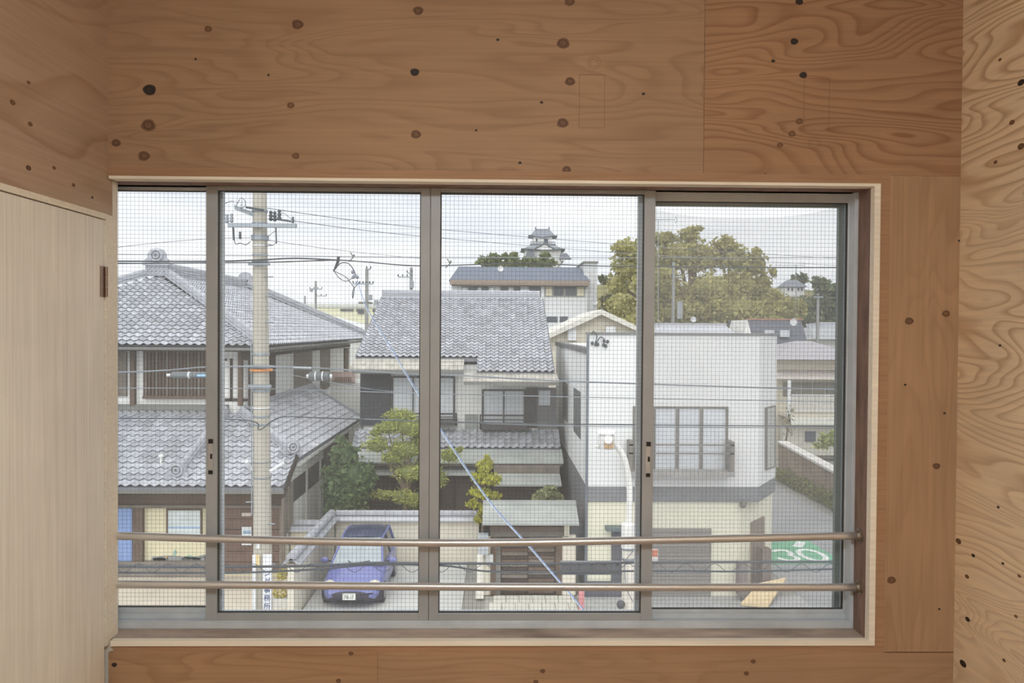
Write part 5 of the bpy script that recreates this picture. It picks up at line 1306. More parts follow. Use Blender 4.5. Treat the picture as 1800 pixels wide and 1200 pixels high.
def tree(name, label, cat, Y, base_z, base_px, cl, size, dens, rgb, aspect=1.6, flat=0.0, group=None, trunk=0.12, var=0.3, depth=0.8, core=None, tufts=7):
    """cl: clumps in the photograph (px, py, rx px, rz px[, dY])"""
    C = []
    for c in cl:
        dy = c[4] if len(c) > 4 else 0.0
        p = at(c[0], c[1], Y + dy); k = (Y + dy) / F
        C.append((p.x, p.y, p.z, c[2] * k, max(c[2], c[3]) * k * depth, c[3] * k))
    S = []                                           # break every clump into smaller tufts
    for (x, y, z, rx, ry, rz) in C:
        S.append((x, y, z, rx * 0.95, ry * 0.95, rz * 0.95))
        for _ in range(tufts):
            a, e = random.uniform(0, 2 * PI), random.uniform(-0.7, 1.0); q = random.uniform(0.6, 0.85); f = random.uniform(0.25, 0.42)
            S.append((x + rx * q * math.cos(a) * math.cos(e), y - ry * q * abs(math.sin(a)) * math.cos(e), z + rz * q * math.sin(e), rx * f, ry * f, max(rz * f, rx * f * 0.5)))
    bx = at(base_px, 600, Y).x
    t = thing(name, label, cat, (bx, Y, base_z), group=group)
    me = leaves(S, size, dens, aspect, flat); me.materials.append(foliage_mat('leaf_' + name + str(rgb[0]), rgb, var))
    put('foliage', me, None, t, kind='stuff')
    if core:
        # inner twig mass so the crown is not see-through
        tw = MB()
        for c in C: tw.ball(c[:3], c[3] * 0.7, c[4] * 0.7, c[5] * 0.7, n=10, m=7)
        put('inner_twigs', tw, mat('twig_' + str(core), core, 0.9, var=0.3, scale=6), t, kind='stuff')
    top = max(C, key=lambda c: c[2]); cen = Vector((sum(c[0] for c in C) / len(C), Y, sum(c[2] for c in C) / len(C)))
    put('trunk', MB().tube([Vector((bx, Y, base_z)), Vector((bx * 0.7 + cen.x * 0.3, Y, (base_z * 0.5 + cen.z * 0.5))), cen], [trunk, trunk * 0.8, trunk * 0.5], 8), bark, t)
    for c in C[:10]:
        put('branch', MB().tube([cen * 0.6 + Vector((bx, Y, base_z)) * 0.4, Vector(c[:3])], [trunk * 0.5, trunk * 0.15], 6), bark, t)
    return t
# garden: round dark shrub, pine, maple, small bush, planter flowers
tree('round_shrub', 'dense round green shrub standing left of the pine', 'shrub', 26.55, 0, 612, [(608, 800, 26, 28), (590, 850, 26, 42), (622, 850, 34, 50), (610, 885, 40, 30), (645, 840, 16, 30), (600, 775, 12, 9)], 0.10, 75, (116, 138, 92), var=0.4, core=(76, 92, 62), depth=0.5)
tree('garden_pine', 'cloud-pruned yellow-green garden pine behind the centre mullion', 'tree', 26.7, 0, 712,
     [(705, 733, 32, 18, 0.3), (680, 752, 26, 14), (725, 752, 40, 20), (664, 782, 26, 18), (712, 790, 38, 22), (745, 775, 30, 28, 0.4), (690, 806, 26, 10), (725, 830, 40, 20), (678, 868, 26, 10), (706, 872, 28, 16), (735, 880, 36, 22), (790, 800, 22, 16), (770, 840, 20, 22), (808, 790, 8, 8), (660, 760, 14, 9)],
     0.085, 95, (184, 190, 106), aspect=5, flat=0.2, var=0.35, core=(112, 118, 66), trunk=0.11, depth=0.5)
tree('maple_tree', 'small bright yellow-green tree beside the gate roof', 'tree', 25.0, 0, 850, [(852, 818, 16, 13), (836, 838, 12, 10), (862, 842, 22, 12), (844, 866, 22, 11), (868, 872, 14, 8), (830, 885, 12, 9), (850, 895, 12, 12), (842, 912, 9, 8), (856, 806, 6, 8)], 0.07, 110, (190, 190, 78), var=0.3, core=(140, 140, 62), trunk=0.05)
tree('garden_bush', 'loose grey-green bush above the gate roof', 'shrub', 24.3, 0, 965, [(962, 868, 22, 11), (948, 876, 14, 8), (978, 872, 12, 10), (968, 858, 12, 6)], 0.055, 130, (150, 156, 112), var=0.35, core=(112, 116, 84), trunk=0.04)
fp = thing('flower_planter', 'concrete planter full of yellow flowers beside the pole', 'planter', at_z(492, 1062, 0))
x0, x1, z0, z1 = rect(478, 1054, 506, 1062, 21.2)
put('trough', B(x0, x1, 21.2, 21.55, 0.05, z1 + 0.02), mat('trough_grey', (200, 200, 196), 0.9), fp)
q0 = at(492, 1035, 21.35); fl_me = leaves([(q0.x, 21.38, q0.z - 0.05, 0.2, 0.16, 0.28), (q0.x + 0.05, 21.38, q0.z + 0.38, 0.14, 0.12, 0.16)], 0.035, 500, 1.3); fl_me.materials.append(foliage_mat('leaf_flowers', (206, 196, 110), 0.3)); put('flowers', fl_me, None, fp, kind='stuff')

# big camphor tree and woods on the castle hill
tree('camphor_tree', 'huge spreading olive-green tree behind the white building', 'tree', 72, 0, 1205,
     [(1105, 440, 34, 24), (1085, 500, 24, 22), (1110, 475, 36, 28), (1090, 540, 30, 28, -3), (1140, 460, 44, 34), (1165, 420, 26, 14), (1210, 415, 22, 13), (1222, 402, 14, 6), (1195, 450, 50, 34), (1160, 500, 50, 36, -4), (1240, 455, 36, 26),
      (1275, 430, 26, 18), (1292, 455, 34, 26), (1330, 465, 24, 26), (1300, 500, 46, 28), (1250, 510, 46, 34, -4), (1340, 495, 20, 14), (1358, 478, 8, 10), (1200, 550, 60, 34, -4), (1290, 550, 60, 32, -5), (1350, 530, 36, 22), (1385, 545, 34, 24, -3), (1130, 565, 40, 24, -5), (1340, 570, 50, 20, -5), (1330, 440, 10, 7)],
     0.20, 13, (178, 174, 114), var=0.3, core=(140, 136, 88), trunk=0.7, depth=0.7)
hill = struct(put('hill', MB().ball((6, 262, 0), 30, 30, 26.2, n=48, m=24).ball((52, 300, 0), 44, 40, 26, n=40, m=20).ball((105, 300, 0), 46, 40, 24, n=40, m=20).ball((82, 215, 0), 32, 14, 17, n=40, m=20), mat('hill_earth', (128, 124, 88), 0.95, var=0.3, scale=0.15), smooth=True), 'wooded castle hill in the distance')
ORD = ('first', 'second', 'third', 'fourth', 'fifth', 'sixth', 'seventh', 'eighth')
def grove(rows, label, Y, z, rgb, core, group):
    for i, cl in enumerate(rows):
        tree('hill_tree', label % ORD[i], 'tree', (Y + 1.5 * (i % 2)) if i < 1 or Y > 220 else Y - 13.5 - 1.0 * (i % 2), z, cl[0][0], cl, 0.75, 1.7, rgb, core=core, trunk=0.3, var=0.3, group=group)
grove([[(850, 459, 13, 9), (858, 465, 12, 8)], [(870, 456, 12, 11), (876, 465, 14, 8)], [(886, 451, 8, 7), (892, 464, 12, 8)], [(902, 453, 12, 10), (910, 465, 14, 8)], [(928, 462, 14, 9)], [(948, 462, 14, 10), (958, 450, 8, 8)], [(968, 463, 12, 8)]],
      '%s dark tree from the left under the castle keep', 236, 20, (128, 138, 96), (96, 104, 72), 'trees under the castle keep')
grove([[(1062, 492, 12, 8), (1060, 550, 10, 16)], [(1078, 500, 12, 10), (1068, 530, 14, 14)]], '%s dark tree from the left on the slope right of the apartment block', 240, 12, (112, 116, 84), (84, 90, 64), 'trees on the hill slope')
grove([[(1400, 492, 12, 10), (1412, 490, 8, 9)], [(1420, 532, 22, 12), (1404, 540, 14, 10)], [(1438, 498, 16, 14), (1444, 516, 14, 12)], [(1455, 508, 14, 14), (1452, 532, 16, 12)], [(1472, 512, 12, 14), (1476, 540, 20, 18)], [(1398, 552, 22, 16), (1424, 556, 24, 16)], [(1446, 548, 22, 16), (1464, 564, 24, 14)]],
      '%s dark tree from the left around the white turret', 213, 1, (124, 132, 100), (92, 98, 74), 'trees around the turret')

# castle keep
CK = thing('castle_keep', 'small white castle keep with tiered grey roofs on the hilltop', 'castle', (at(953, 460, 250).x, 250, 26))
YK = 250; kx = at(953, 440, YK).x; kk = YK / F
castle_w = mat('castle_white', (226, 226, 224), 0.9); castle_r = mat('castle_roof', (128, 134, 142), 0.8, var=0.1)
def kz(py): return at(953, py, YK).z
def hip_tier(name, wx_, wy, z0_, tx, ty, z1_, lift=0.5):
    mb = MB(); N_ = 8; rings = []
    prof = [(1.0, 0.0), (0.8, 0.12), (0.55, 0.38), (0.0, 1.0)]
    for (t, hgt) in prof:
        ax, ay = tx + (wx_ - tx) * t, ty + (wy - ty) * t; z = z0_ + (z1_ - z0_) * hgt
        ring = []
        for (sx, sy) in ((-1, -1), (0, -1), (1, -1), (1, 0), (1, 1), (0, 1), (-1, 1), (-1, 0)):
            up_ = lift if (t == 1.0 and sx and sy) else 0
            ring.append((kx + sx * ax, YK + sy * ay, z + up_))
        rings.append(len(mb.v)); mb.v += ring
    for a, b in zip(rings[:-1], rings[1:]):
        for i in range(8): mb.f.append((a + i, a + (i + 1) % 8, b + (i + 1) % 8, b + i))
    mb.f.append(tuple(rings[-1] + i for i in range(8))); mb.f.append(tuple(rings[0] + i for i in range(8))[::-1])
    return put(name, mb, castle_r, CK)
put('lower_storey', B(kx - 31 * kk, kx + 31 * kk, YK - 5, YK + 5, 24, kz(436)), castle_w, CK)
hip_tier('lower_roof', 38 * kk, 38 * kk, kz(443), 20 * kk, 20 * kk, kz(431))
gb_ = MB().prism([(kx - 14 * kk, YK - 6.4, kz(442)), (kx + 18 * kk, YK - 6.4, kz(442)), (kx + 2 * kk, YK - 6.4, kz(433))], (0, 4, 0)); put('gable', gb_, castle_w, CK)
put('gable_roof', MB().prism([(kx - 18 * kk, YK - 6.8, kz(443)), (kx + 2 * kk, YK - 6.8, kz(432)), (kx + 22 * kk, YK - 6.8, kz(443)), (kx + 22 * kk, YK - 6.8, kz(441.5)), (kx + 2 * kk, YK - 6.8, kz(430)), (kx - 18 * kk, YK - 6.8, kz(441.5))], (0, 5, 0)), castle_r, CK)
put('upper_storey', B(kx - 16 * kk, kx + 16 * kk, YK - 3, YK + 3, kz(433), kz(418)), castle_w, CK)
put('balcony', B(kx - 22 * kk, kx + 22 * kk, YK - 4, YK + 4, kz(432.5), kz(430.5)), mat('castle_timber', (106, 108, 116), 0.8), CK)
for i in range(9): put('balcony_post', B(kx + (-21 + i * 5.2) * kk, kx + (-20.4 + i * 5.2) * kk, YK - 4, YK - 3.9, kz(430.5), kz(427.5)), MATS['castle_timber'], CK)
put('balcony_rail', B(kx - 22 * kk, kx + 22 * kk, YK - 4.02, YK - 3.9, kz(428), kz(427)), MATS['castle_timber'], CK)
put('castle_window', B(kx + 2 * kk, kx + 9 * kk, YK - 3.1, YK - 3, kz(430), kz(421)), mat('castle_window_dark', (84, 90, 102), 0.6), CK)
put('castle_window', B(kx - 12 * kk, kx - 9 * kk, YK - 3.1, YK - 3, kz(426), kz(421)), MATS['castle_window_dark'], CK)
hip_tier('upper_roof', 25 * kk, 22 * kk, kz(419), 13 * kk, 3 * kk, kz(404), 0.6)
put('roof_ridge', B(kx - 12 * kk, kx + 12 * kk, YK - 0.4, YK + 0.4, kz(405.5), kz(402.5)), castle_r, CK)
for s in (-1, 1):
    put('roof_finial', MB().tube([Vector((kx + s * 11 * kk, YK, kz(403))), Vector((kx + s * 12.3 * kk, YK, kz(400.5))), Vector((kx + s * 11 * kk, YK, kz(398)))], [0.35, 0.25, 0.08], 6), castle_r, CK)
put('wing_roof', MB().prism([(kx - 30 * kk, YK - 6, kz(455)), (kx - 14 * kk, YK - 6, kz(455)), (kx - 17 * kk, YK - 6, kz(444)), (kx - 27 * kk, YK - 6, kz(444))], (0, 3, 0)), castle_r, CK)
put('wing_roof', MB().prism([(kx + 28 * kk, YK - 7, kz(458)), (kx + 48 * kk, YK - 7, kz(458)), (kx + 40 * kk, YK - 7, kz(448)), (kx + 30 * kk, YK - 7, kz(448))], (0, 3, 0)), castle_r, CK)
# turret on the right
TU = thing('castle_turret', 'small white turret with a dark hip roof among trees on the right', 'turret', (at(1397, 515, 205).x, 205, 15))
x0, x1, z0, z1 = rect(1380, 504, 1414, 514, 205)
put('turret_wall', B(x0, x1, 205, 209, z0 - 1, z1), castle_w, TU)
e = 0.7; put('turret_roof', MB().add([(x0 - e, 204.3, z1), (x1 + e, 204.3, z1), (x1 + e, 209.7, z1), (x0 - e, 209.7, z1), (x0 + 1.2, 207, z1 + 1.9), (x1 - 1.2, 207, z1 + 1.9)], [(0, 1, 5, 4), (1, 2, 5), (2, 3, 4, 5), (3, 0, 4), (3, 2, 1, 0)]), castle_r, TU)
for px in (1384, 1391, 1402, 1408): put('turret_window', BP(px, 506, px + 3.2, 511, 204.97, 0.05), MATS['castle_window_dark'], TU)

# ------------------------------------------------------------------ buildings farther back
HD = thing('apartment_block', 'pale apartment block with a dark slate mansard and brown fascia below the castle', 'building', (at(915, 560, 76).x, 80, 0))
YD = 76
pale_w = mat('apartment_white', (220, 222, 224), 0.9, var=0.04); slate = mat('slate_blue_grey', (108, 116, 130), 0.8, var=0.12, stretch=(1, 1, 6))
x0, x1, z0, z1 = rect(793, 502, 1032, 600, YD)
put('front_wall', B(x0, x1, YD, YD + 10, 0, z1), pale_w, HD)
xa, xb, za, zb_ = rect(1026, 462, 1049, 600, YD + 0.5)
put('stair_tower', B(xa, xb, YD + 0.4, YD + 11, 0, zb_), mat('apartment_grey', (206, 208, 210), 0.9), HD)
put('tower_coping', B(xa - 0.1, xb + 0.1, YD + 0.3, YD + 11.1, zb_, zb_ + 0.15), gutter_m, HD)
zlo, zhi = at(915, 494, YD - 0.8).z, at(915, 469, YD + 2).z
put('mansard', MB().prism([(x0 - 0.2, YD - 0.8, zlo), (x1 + 0.2, YD - 0.8, zlo), (x1 - 0.5, YD + 2, zhi), (x0 + 0.6, YD + 2, zhi)], (0, 6, -0.2)), slate, HD)
put('fascia', BP(791, 492.5, 1036, 501, YD - 0.9, 0.3), mat('fascia_brown', (146, 132, 120), 0.8), HD)
put('gutter', BP(793, 501, 1034, 503, YD - 0.7, 0.3), gutter_m, HD)
for (a, b, m) in ((812, 822, pale_glass), (824, 838, dark_glass), (840, 846, pale_glass), (848, 858, dark_glass), (880, 892, dark_glass), (894, 902, pale_glass), (904, 914, dark_glass), (930, 950, dark_glass)):
    wd = put('window', BP(a - 0.6, 503.5, b + 0.6, 521, YD - 0.06, 0.08), gutter_m, HD); put('pane', BP(a, 504.5, b, 520, YD - 0.1, 0.05), m, wd)
put('pillar', BP(951, 502, 957, 545, YD - 0.2, 0.3), pale_w, HD)
wd = put('window', BP(958, 502, 1028, 521, YD - 0.1, 0.1), mat('window_taupe', (170, 168, 160), 0.6), HD)
for (a, b, m) in ((960, 970, plaster_c), (973, 991, dark_glass), (994, 1013, dark_glass), (1015, 1026, plaster_c)): put('pane', BP(a, 503.5, b, 519.5, YD - 0.14, 0.05), m, wd)
for (a, b) in ((961, 980), (984, 998)): put('window', BP(a, 556, b, 566, YD - 0.06, 0.08), dark_glass, HD)
put('wall_heater', BP(861, 506, 867, 516, YD - 0.3, 0.2), white_ins, HD)
ac = put('air_conditioner', BP(915, 510, 931, 520, YD - 0.8, 0.5), white_ins, HD); p = at(922, 516, YD - 0.82)
put('fan_grille', MB().tube([(p.x, YD - 0.84, p.z), (p.x, YD - 0.8, p.z)], 0.22, 14), mat('fan_grey', (140, 140, 138), 0.6), ac)
def dish(px, py, Y, rpx, label, ml=2.2, my=0.5):
    p = at(px, py, Y); r = rpx * Y / F; t = thing('satellite_dish', label, 'dish', p, group='satellite dishes')
    mb = MB(); n = 18
    for rr, dy in ((0, 0.25), (0.5, 0.19), (1, 0)):
        for i in range(n):
            a = 2 * PI * i / n; mb.v.append((p.x + r * rr * math.cos(a), p.y + dy * r, p.z + r * rr * math.sin(a)))
    for j in range(2):
        for i in range(n): mb.f.append((j * n + i, j * n + (i + 1) % n, (j + 1) * n + (i + 1) % n, (j + 1) * n + i))
    put('dish_bowl', mb, white_ins, t, smooth=True)
    put('mast', MB().tube([p + Vector((0, 0.3 * r, 0)), p + Vector((0, my * r, -ml * r))], 0.08 * r + 0.01, 6), galv, t)
    put('feed_arm', MB().tube([p + Vector((0, 0.1 * r, -0.9 * r)), p + Vector((0, -0.7 * r, -0.3 * r))], 0.05 * r, 5), galv, t)
dish(880, 472, YD - 0.5, 5, 'white dish on the slate roof of the apartment block')
dish(1046, 531, YD, 4.5, 'white dish on the right wall of the apartment block')
dish(1219, 561, 56.6, 5, 'white dish on the low roof beneath the big tree')
dish(1395, 566, 55.6, 6.5, 'larger white dish in front of the dark mansard roof', 4.2, 3.0)
# cream gable house
HE = thing('gable_house', 'cream house with a broad pale gable behind the white building', 'house', (at(1050, 600, 46).x, 48, 0))
YE = 46
gx0, gxm, gx1 = at(966, 592, YE).x, at(1055, 553, YE).x, at(1145, 590, YE).x; gz0, gzm = at(966, 594, YE).z, at(1055, 553, YE).z
put('gable_wall', MB().prism([(gx0, YE, 0), (gx1, YE, 0), (gx1, YE, gz0), (gxm, YE, gzm), (gx0, YE, gz0)], (0, 9, 0)), mat('gable_cream', (212, 206, 190), 0.9), HE)
th = 0.3
for a, b in (((gx0 - 0.4, gz0 - 0.18), (gxm, gzm)), ((gx1 + 0.4, gz0 - 0.18), (gxm, gzm))):
    put('roof_slope', MB().prism([(a[0], YE - 0.6, a[1]), (b[0], YE - 0.6, b[1]), (b[0], YE - 0.6, b[1] + th), (a[0], YE - 0.6, a[1] + th)], (0, 10, 0)), mat('gable_roof_cream', (216, 213, 204), 0.85), HE)
put('vent_louvre', BP(998, 574, 1013, 598, YE - 0.3, 0.3), white_ins, HE); put('vent_louvre', BP(1065, 574, 1082, 588, YE - 0.3, 0.3), white_ins, HE)
# roofs behind the white parapet
HR = thing('low_house', 'low grey tiled roof showing just above the white parapet', 'house', (at(1220, 590, 57).x, 59, 0))
x0, x1, z0, z1 = rect(1140, 570, 1298, 600, 57)
put('roof', MB().add([(x0, 56.5, z0 + 0.3), (x1, 56.5, z0 + 0.3), (x1 - 0.4, 59, z1), (x0 + 0.4, 59, z1), (x0, 62, z0 + 0.3), (x1, 62, z0 + 0.3)], [(0, 1, 2, 3), (3, 2, 5, 4), (1, 5, 2), (0, 3, 4)]), tile_m, HR)
put('roof_ridge', B(x0 + 0.3, x1 - 0.3, 58.85, 59.15, z1 - 0.05, z1 + 0.12), ridge_m, HR)
put('wall', B(x0 + 0.4, x1 - 0.4, 57, 61.5, 0, z0 + 0.35), plaster, HR)
HM = thing('mansard_house', 'house with a dark steep mansard roof edged in red brick-colour behind the parapet', 'house', (at(1365, 590, 56).x, 58, 0))
x0, x1, z0, z1 = rect(1325, 562, 1421, 605, 56)
xs0 = at(1308, 585, 56).x
put('roof', MB().prism([(x0, 56, z0), (x1, 56, z0), (x1, 57.4, z1), (x0, 57.4, z1)], (0, 5, 0)), mat('mansard_dark', (98, 102, 112), 0.8, var=0.1), HM)
put('gable_end', MB().prism([(xs0, 56.6, z0), (x0, 56.0, z0), (x0, 57.4, z1)], (0.0, 4, 0)), plaster, HM)
put('ridge_trim', B(x0 - 0.1, x1 + 0.1, 57.3, 57.5, z1, z1 + 0.1), mat('trim_terracotta', (186, 140, 122), 0.8), HM)
put('wall', B(x0, x1, 56.2, 62, 0, z0), plaster, HM)
for px in (1345, 1372): put('dormer_window', BP(px, 580, px + 16, 592, 56.1, 0.3), pale_glass, HM)
# right-hand house with veranda
HF = thing('veranda_house', 'beige house with a mauve hip roof and white balcony rail behind the white building', 'house', (at(1430, 700, 46).x, 48, 0))
YF = 46
x0, x1 = at(1352, 640, YF).x, at(1530, 640, YF).x; ze_, zp = at(1430, 632, YF - 0.8).z, at(1398, 599, YF + 4).z
xp = at(1398, 599, YF + 4).x
put('roof', MB().add([(x0, YF - 0.8, ze_), (x1, YF - 0.8, ze_), (x1, YF + 9, ze_), (x0, YF + 9, ze_), (xp, YF + 4, zp), (xp + 1.0, YF + 4, zp)], [(0, 1, 5, 4), (1, 2, 5), (2, 3, 4, 5), (3, 0, 4), (3, 2, 1, 0)]), mat('roof_mauve', (176, 172, 176), 0.85, var=0.06), HF)
cream2 = mat('house_beige', (214, 208, 190), 0.9, var=0.06)
put('upper_wall', B(x0 + 0.4, x1, YF + 0.6, YF + 8.5, 0, ze_), cream2, HF)
put('upper_front', BP(1360, 633, 1530, 650, YF + 0.3, 0.4), cream2, HF)
put('awning', MB().prism([at(1360, 650, YF + 0.5), at(1530, 652, YF + 0.5), at(1530, 668, YF - 0.8), at(1360, 666, YF - 0.8)], (0, 0, 0.06)), mat('awning_mauve', (198, 190, 182), 0.85), HF)
for i, (a, b) in enumerate(((1378, 1384), (1392, 1408), (1411, 1428), (1431, 1450), (1453, 1470))):
    put('window', BP(a, 672, b, 696, YF + 0.5, 0.1), mat('veranda_glass', (128, 126, 116), 0.3), HF)
put('veranda_floor', BP(1385, 728, 1530, 734, YF - 1.0, 1.6), cream2, HF)
put('veranda_apron', BP(1385, 734, 1530, 747, YF - 1.0, 0.2), mat('apron_white', (220, 220, 210), 0.9), HF)
rl = put('balcony_rail', MB().bpx(1388, 693.5, 1530, 695, YF - 1.0, 0.05).bpx(1388, 722, 1530, 723.5, YF - 1.0, 0.05), white_ins, HF)
for i in range(28):
    px = 1389 + i * 3.1; put('baluster', BP(px, 695, px + 1.1, 722, YF - 0.99, 0.03), white_ins, rl)
put('post', BP(1385, 668, 1390, 745, YF - 1.0, 0.15), white_ins, HF)
put('lower_wall', BP(1375, 748, 1530, 800, YF - 0.4, 0.3), mat('lower_beige', (200, 198, 186), 0.9), HF)
put('lower_window', BP(1416, 758, 1434, 776, YF - 0.5, 0.1), dark_glass, HF)
# retaining wall with ivy along the side street
SWX = 14.3
RW = thing('stone_wall', 'brown stone retaining wall with pale coping along the side street', 'wall', (SWX, 35, 0))
put('wall_body', MB().prism([(SWX, 30, 0), (SWX, 40, 0), (SWX, 40, 1.85), (SWX, 30, 1.35)], (0.4, 0, 0)), mat('retaining_brown', (150, 134, 116), 0.95, var=0.25, scale=1.5, bump=0.4, bscale=6), RW)
for i in range(14):
    y = 30 + i * 0.72; zc = 1.35 + 0.05 * (y - 30); put('coping_stone', MB().prism([(SWX - 0.06, y, zc), (SWX + 0.46, y, zc), (SWX + 0.46, y + 0.69, zc + 0.035), (SWX - 0.06, y + 0.69, zc + 0.035)], (0, 0, 0.1)), mat('coping_pale', (218, 214, 208), 0.9), RW)
iv = leaves([(SWX - 0.1, 31 + 0.8 * i, 0.35 + 0.12 * math.sin(i * 2.2), 0.22, 0.7, 0.38) for i in range(12)], 0.07, 90); iv.materials.append(foliage_mat('leaf_ivy', (148, 152, 92), 0.35))
put('ivy', iv, None, RW, kind='stuff', label='ivy and weeds along the foot of the wall')
tree('wall_shrub', 'bright green shrub above the stone wall', 'shrub', 42, 1.5, 1455, [(1455, 775, 18, 14), (1470, 768, 16, 16), (1440, 783, 10, 8)], 0.12, 40, (178, 186, 118), core=(130, 136, 88), trunk=0.06)
tree('wall_shrub', 'bare twiggy shrub at the end of the stone wall beside the white building', 'shrub', 41, 0, 1380, [(1384, 752, 8, 22), (1380, 790, 10, 22), (1388, 725, 6, 16)], 0.10, 12, (160, 154, 130), trunk=0.06)
# far-off fillers: beige long block, roofs at the right edge
FB = thing('long_building', 'long cream building with blue windows far behind the tiled roofs', 'building', (at(620, 560, 160).x, 165, 0))
x0, x1, z0, z1 = rect(535, 535, 700, 600, 160)
put('wall', B(x0, x1, 160, 172, 0, z1), mat('far_cream', (218, 216, 190), 0.9), FB)
put('parapet', BP(533, 534, 702, 541, 159.8, 0.5), mat('far_parapet', (200, 202, 196), 0.9), FB)
for (a, b, y0, y1) in ((598, 621, 543, 546), (626, 640, 543, 546), (629, 640, 546, 551), (655, 668, 543, 548)): put('window', BP(a, y0, b, y1, 159.7, 0.3), dark_glass, FB)
put('roof_house', BP(630, 530, 650, 535, 163, 4), gutter_m, FB)
FS = thing('metal_shed', 'pale metal shed roof sloping behind the left tiled roof', 'shed', (at(600, 580, 90).x, 92, 0))
put('roof', MB().prism([at(545, 545, 95), at(650, 572, 90), at(650, 582, 88), at(545, 560, 92)], (0, 3, -0.4)), mat('shed_pale', (206, 210, 210), 0.7), FS)
put('wall', BP(540, 575, 660, 640, 90, 4), mat('shed_wall', (204, 206, 202), 0.9), FS)
for (nm, px0, px1, pyr, pye, Y, rgb, lab) in (('far_house', 1425, 1560, 580, 596, 75, (176, 178, 180), 'far house with a long grey roof at the right edge of the window'),
                                              ('far_house', 1445, 1560, 570, 580, 95, (160, 164, 168), 'farthest low grey roof under the wooded hill'),
                                              ('far_house', 690, 800, 546, 560, 110, (150, 152, 156), 'distant roof between the tiled house and the apartment block')):
    t = thing(nm, lab, 'house', (at((px0 + px1) / 2, 600, Y).x, Y + 4, 0), group='far houses')
    xa, xb, za, zb_ = rect(px0, pyr, px1, pye, Y)
    put('roof', MB().prism([(xa, Y - 1, za), (xb, Y - 1, za), (xb - 1.5, Y + 4, zb_ + 0.3), (xa + 1.5, Y + 4, zb_ + 0.3)], (0, 5, -0.2)), mat('far_roof' + str(rgb[0]), rgb, 0.8), t)
    put('wall', B(xa + 0.5, xb - 0.5, Y, Y + 9, 0, za + 0.1), plaster, t)
# distant utility poles
def far_pole(px, py0, Y, arms, label, r=0.13, gear=()):
    p = at(px, py0, Y); t = thing('utility_pole', label, 'pole', (p.x, Y, 0), group='distant utility poles')
    put('pole_shaft', MB().tube([(p.x, Y, 0), (p.x, Y, p.z)], [r * 1.3, r], 10), mat('far_pole_grey', (150, 152, 150), 0.9), t)
    for (a, b, py) in arms:
        x0_, x1_ = at(a, py, Y).x, at(b, py, Y).x; z = at(px, py, Y).z; put('cross_arm', B(x0_, x1_, Y - 0.15, Y - 0.05, z - 0.05, z + 0.05), galv, t)
        n_ = max(2, int((b - a) / 5))
        for i in range(n_): put('insulator', MB().ball((x0_ + (x1_ - x0_) * i / (n_ - 1), Y - 0.1, z + 0.13), 0.06, 0.06, 0.1, n=6, m=5), dark_ins, t)
    for (a, py, w, h) in gear:
        c = at(a, py, Y); k = Y / F; put('transformer', MB().tube([(c.x, Y - 0.2, c.z - h * k / 2), (c.x, Y - 0.2, c.z + h * k / 2)], w * k / 2, 12), mat('transformer_grey', (160, 166, 170), 0.6), t)
far_pole(645, 472, 62, [(621, 656, 499), (645, 652, 473)], 'distant pole with a transformer between the two tiled houses', gear=((651, 523, 9, 9), (662, 532, 8, 10)))
far_pole(723, 470, 66, [(700, 724, 487), (716, 724, 480)], 'distant pole rising behind the ridge of the middle house', gear=((724, 500, 8, 12),))
far_pole(555, 494, 85, [(545, 566, 508), (556, 574, 520)], 'most distant slim pole above the cream building', 0.12, gear=((548, 510, 6, 6),))
far_pole(1184, 460, 66, [(1184, 1198, 570), (1180, 1192, 487)], 'distant pale pole with a transformer in front of the big tree', 0.13, gear=((1194, 545, 10, 30),))
far_pole(1438, 516, 62, [(1430, 1446, 522)], 'distant slim pole at the right in front of the turret trees', 0.10)
far_pole(536, 520, 90, [], 'short distant post left of the slim pole', 0.1)
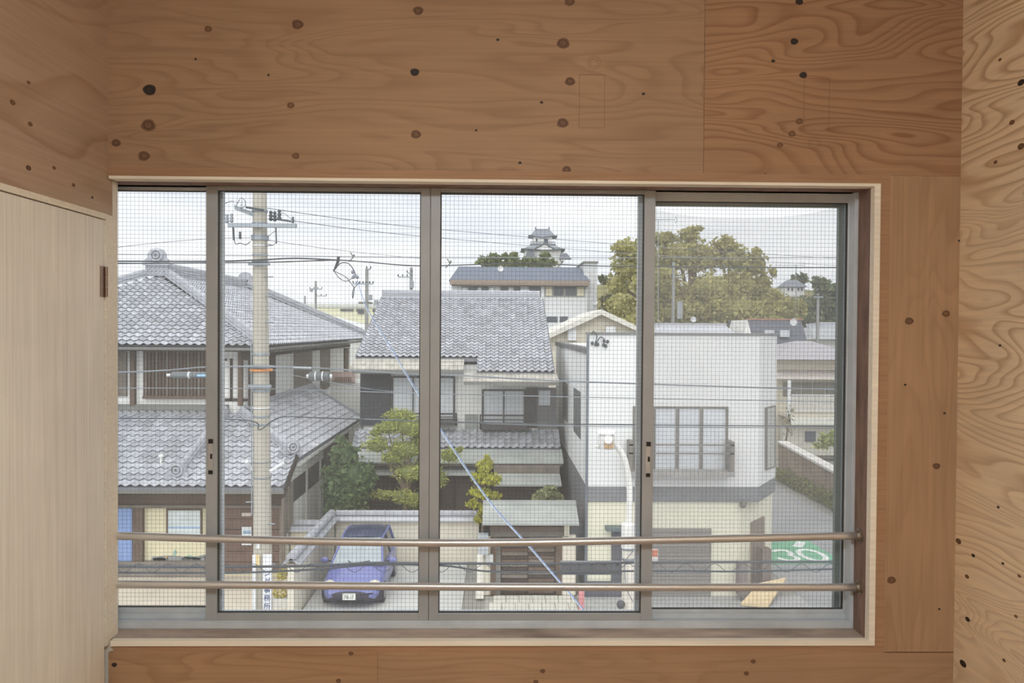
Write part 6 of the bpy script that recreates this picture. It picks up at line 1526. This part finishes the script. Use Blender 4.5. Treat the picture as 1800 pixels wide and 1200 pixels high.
# television aerials
def aerial(px, py_top, py_base, Y, bars, label):
    p0, p1 = at(px, py_base, Y), at(px, py_top, Y); t = thing('tv_aerial', label, 'aerial', p0, group='television aerials')
    put('mast', MB().tube([p0, p1], 0.022, 6), galv, t)
    for (a, b, py) in bars:
        q0_, q1_ = at(a, py, Y), at(b, py, Y); bm = put('boom', MB().tube([q0_, q1_], 0.018, 5), galv, t)
        for i in range(7):
            c = q0_ + (q1_ - q0_) * i / 6; put('element', MB().tube([c + Vector((0, -0.25, 0.0)), c + Vector((0, 0.25, 0))], 0.01, 4), galv, bm)
        put('reflector', MB().tube([q1_ + Vector((0.0, 0, -0.2)), q1_ + Vector((0.12, 0, 0)), q1_ + Vector((0, 0, 0.2))], 0.015, 5), galv, bm)
aerial(1157, 385, 575, 46, [(1120, 1187, 386)], 'tall television aerial behind the right window stile')
aerial(1399, 465, 562, 57.4, [(1362, 1412, 466)], 'thin television aerial above the larger dish')

# pale neighbour between the two tiled houses
HN = thing('small_annex', 'pale annex with a reddish balcony panel between the two tiled houses', 'house', (at(606, 700, 37).x, 38, 0))
x0, x1, z0, z1 = rect(580, 672, 634, 760, 37)
put('wall', B(x0, x1, 37, 39.5, 0, z1), plaster, HN)
bpn = put('balcony_panel', BP(582, 653, 624, 672, 36.9, 0.1), mat('balcony_pink', (190, 168, 160), 0.85), HN)
for i in range(9): put('slot', BP(588 + i * 3.4, 663, 589.6 + i * 3.4, 671, 36.85, 0.06), mat('slot_brown', (128, 100, 92), 0.8), bpn)

# a few dry leaves caught on the window track
for k, (px, n_) in enumerate(((565, 60), (650, 14))):
    p = at(px, 1077, 2.868); lm = leaves([(p.x, 2.868, zf0 + 0.026, 0.022 if k == 0 else 0.01, 0.005, 0.006)], 0.006, 9000 if k == 0 else 6000, 1.5)
    lm.materials.append(foliage_mat('leaf_dry', (150, 120, 70), 0.4))
    tag(put('dry_leaf_litter', lm, None), ('small heap of dry leaves on the window track before the car', 'few dry crumbs on the window track right of the car')[k], 'leaves', kind='stuff')
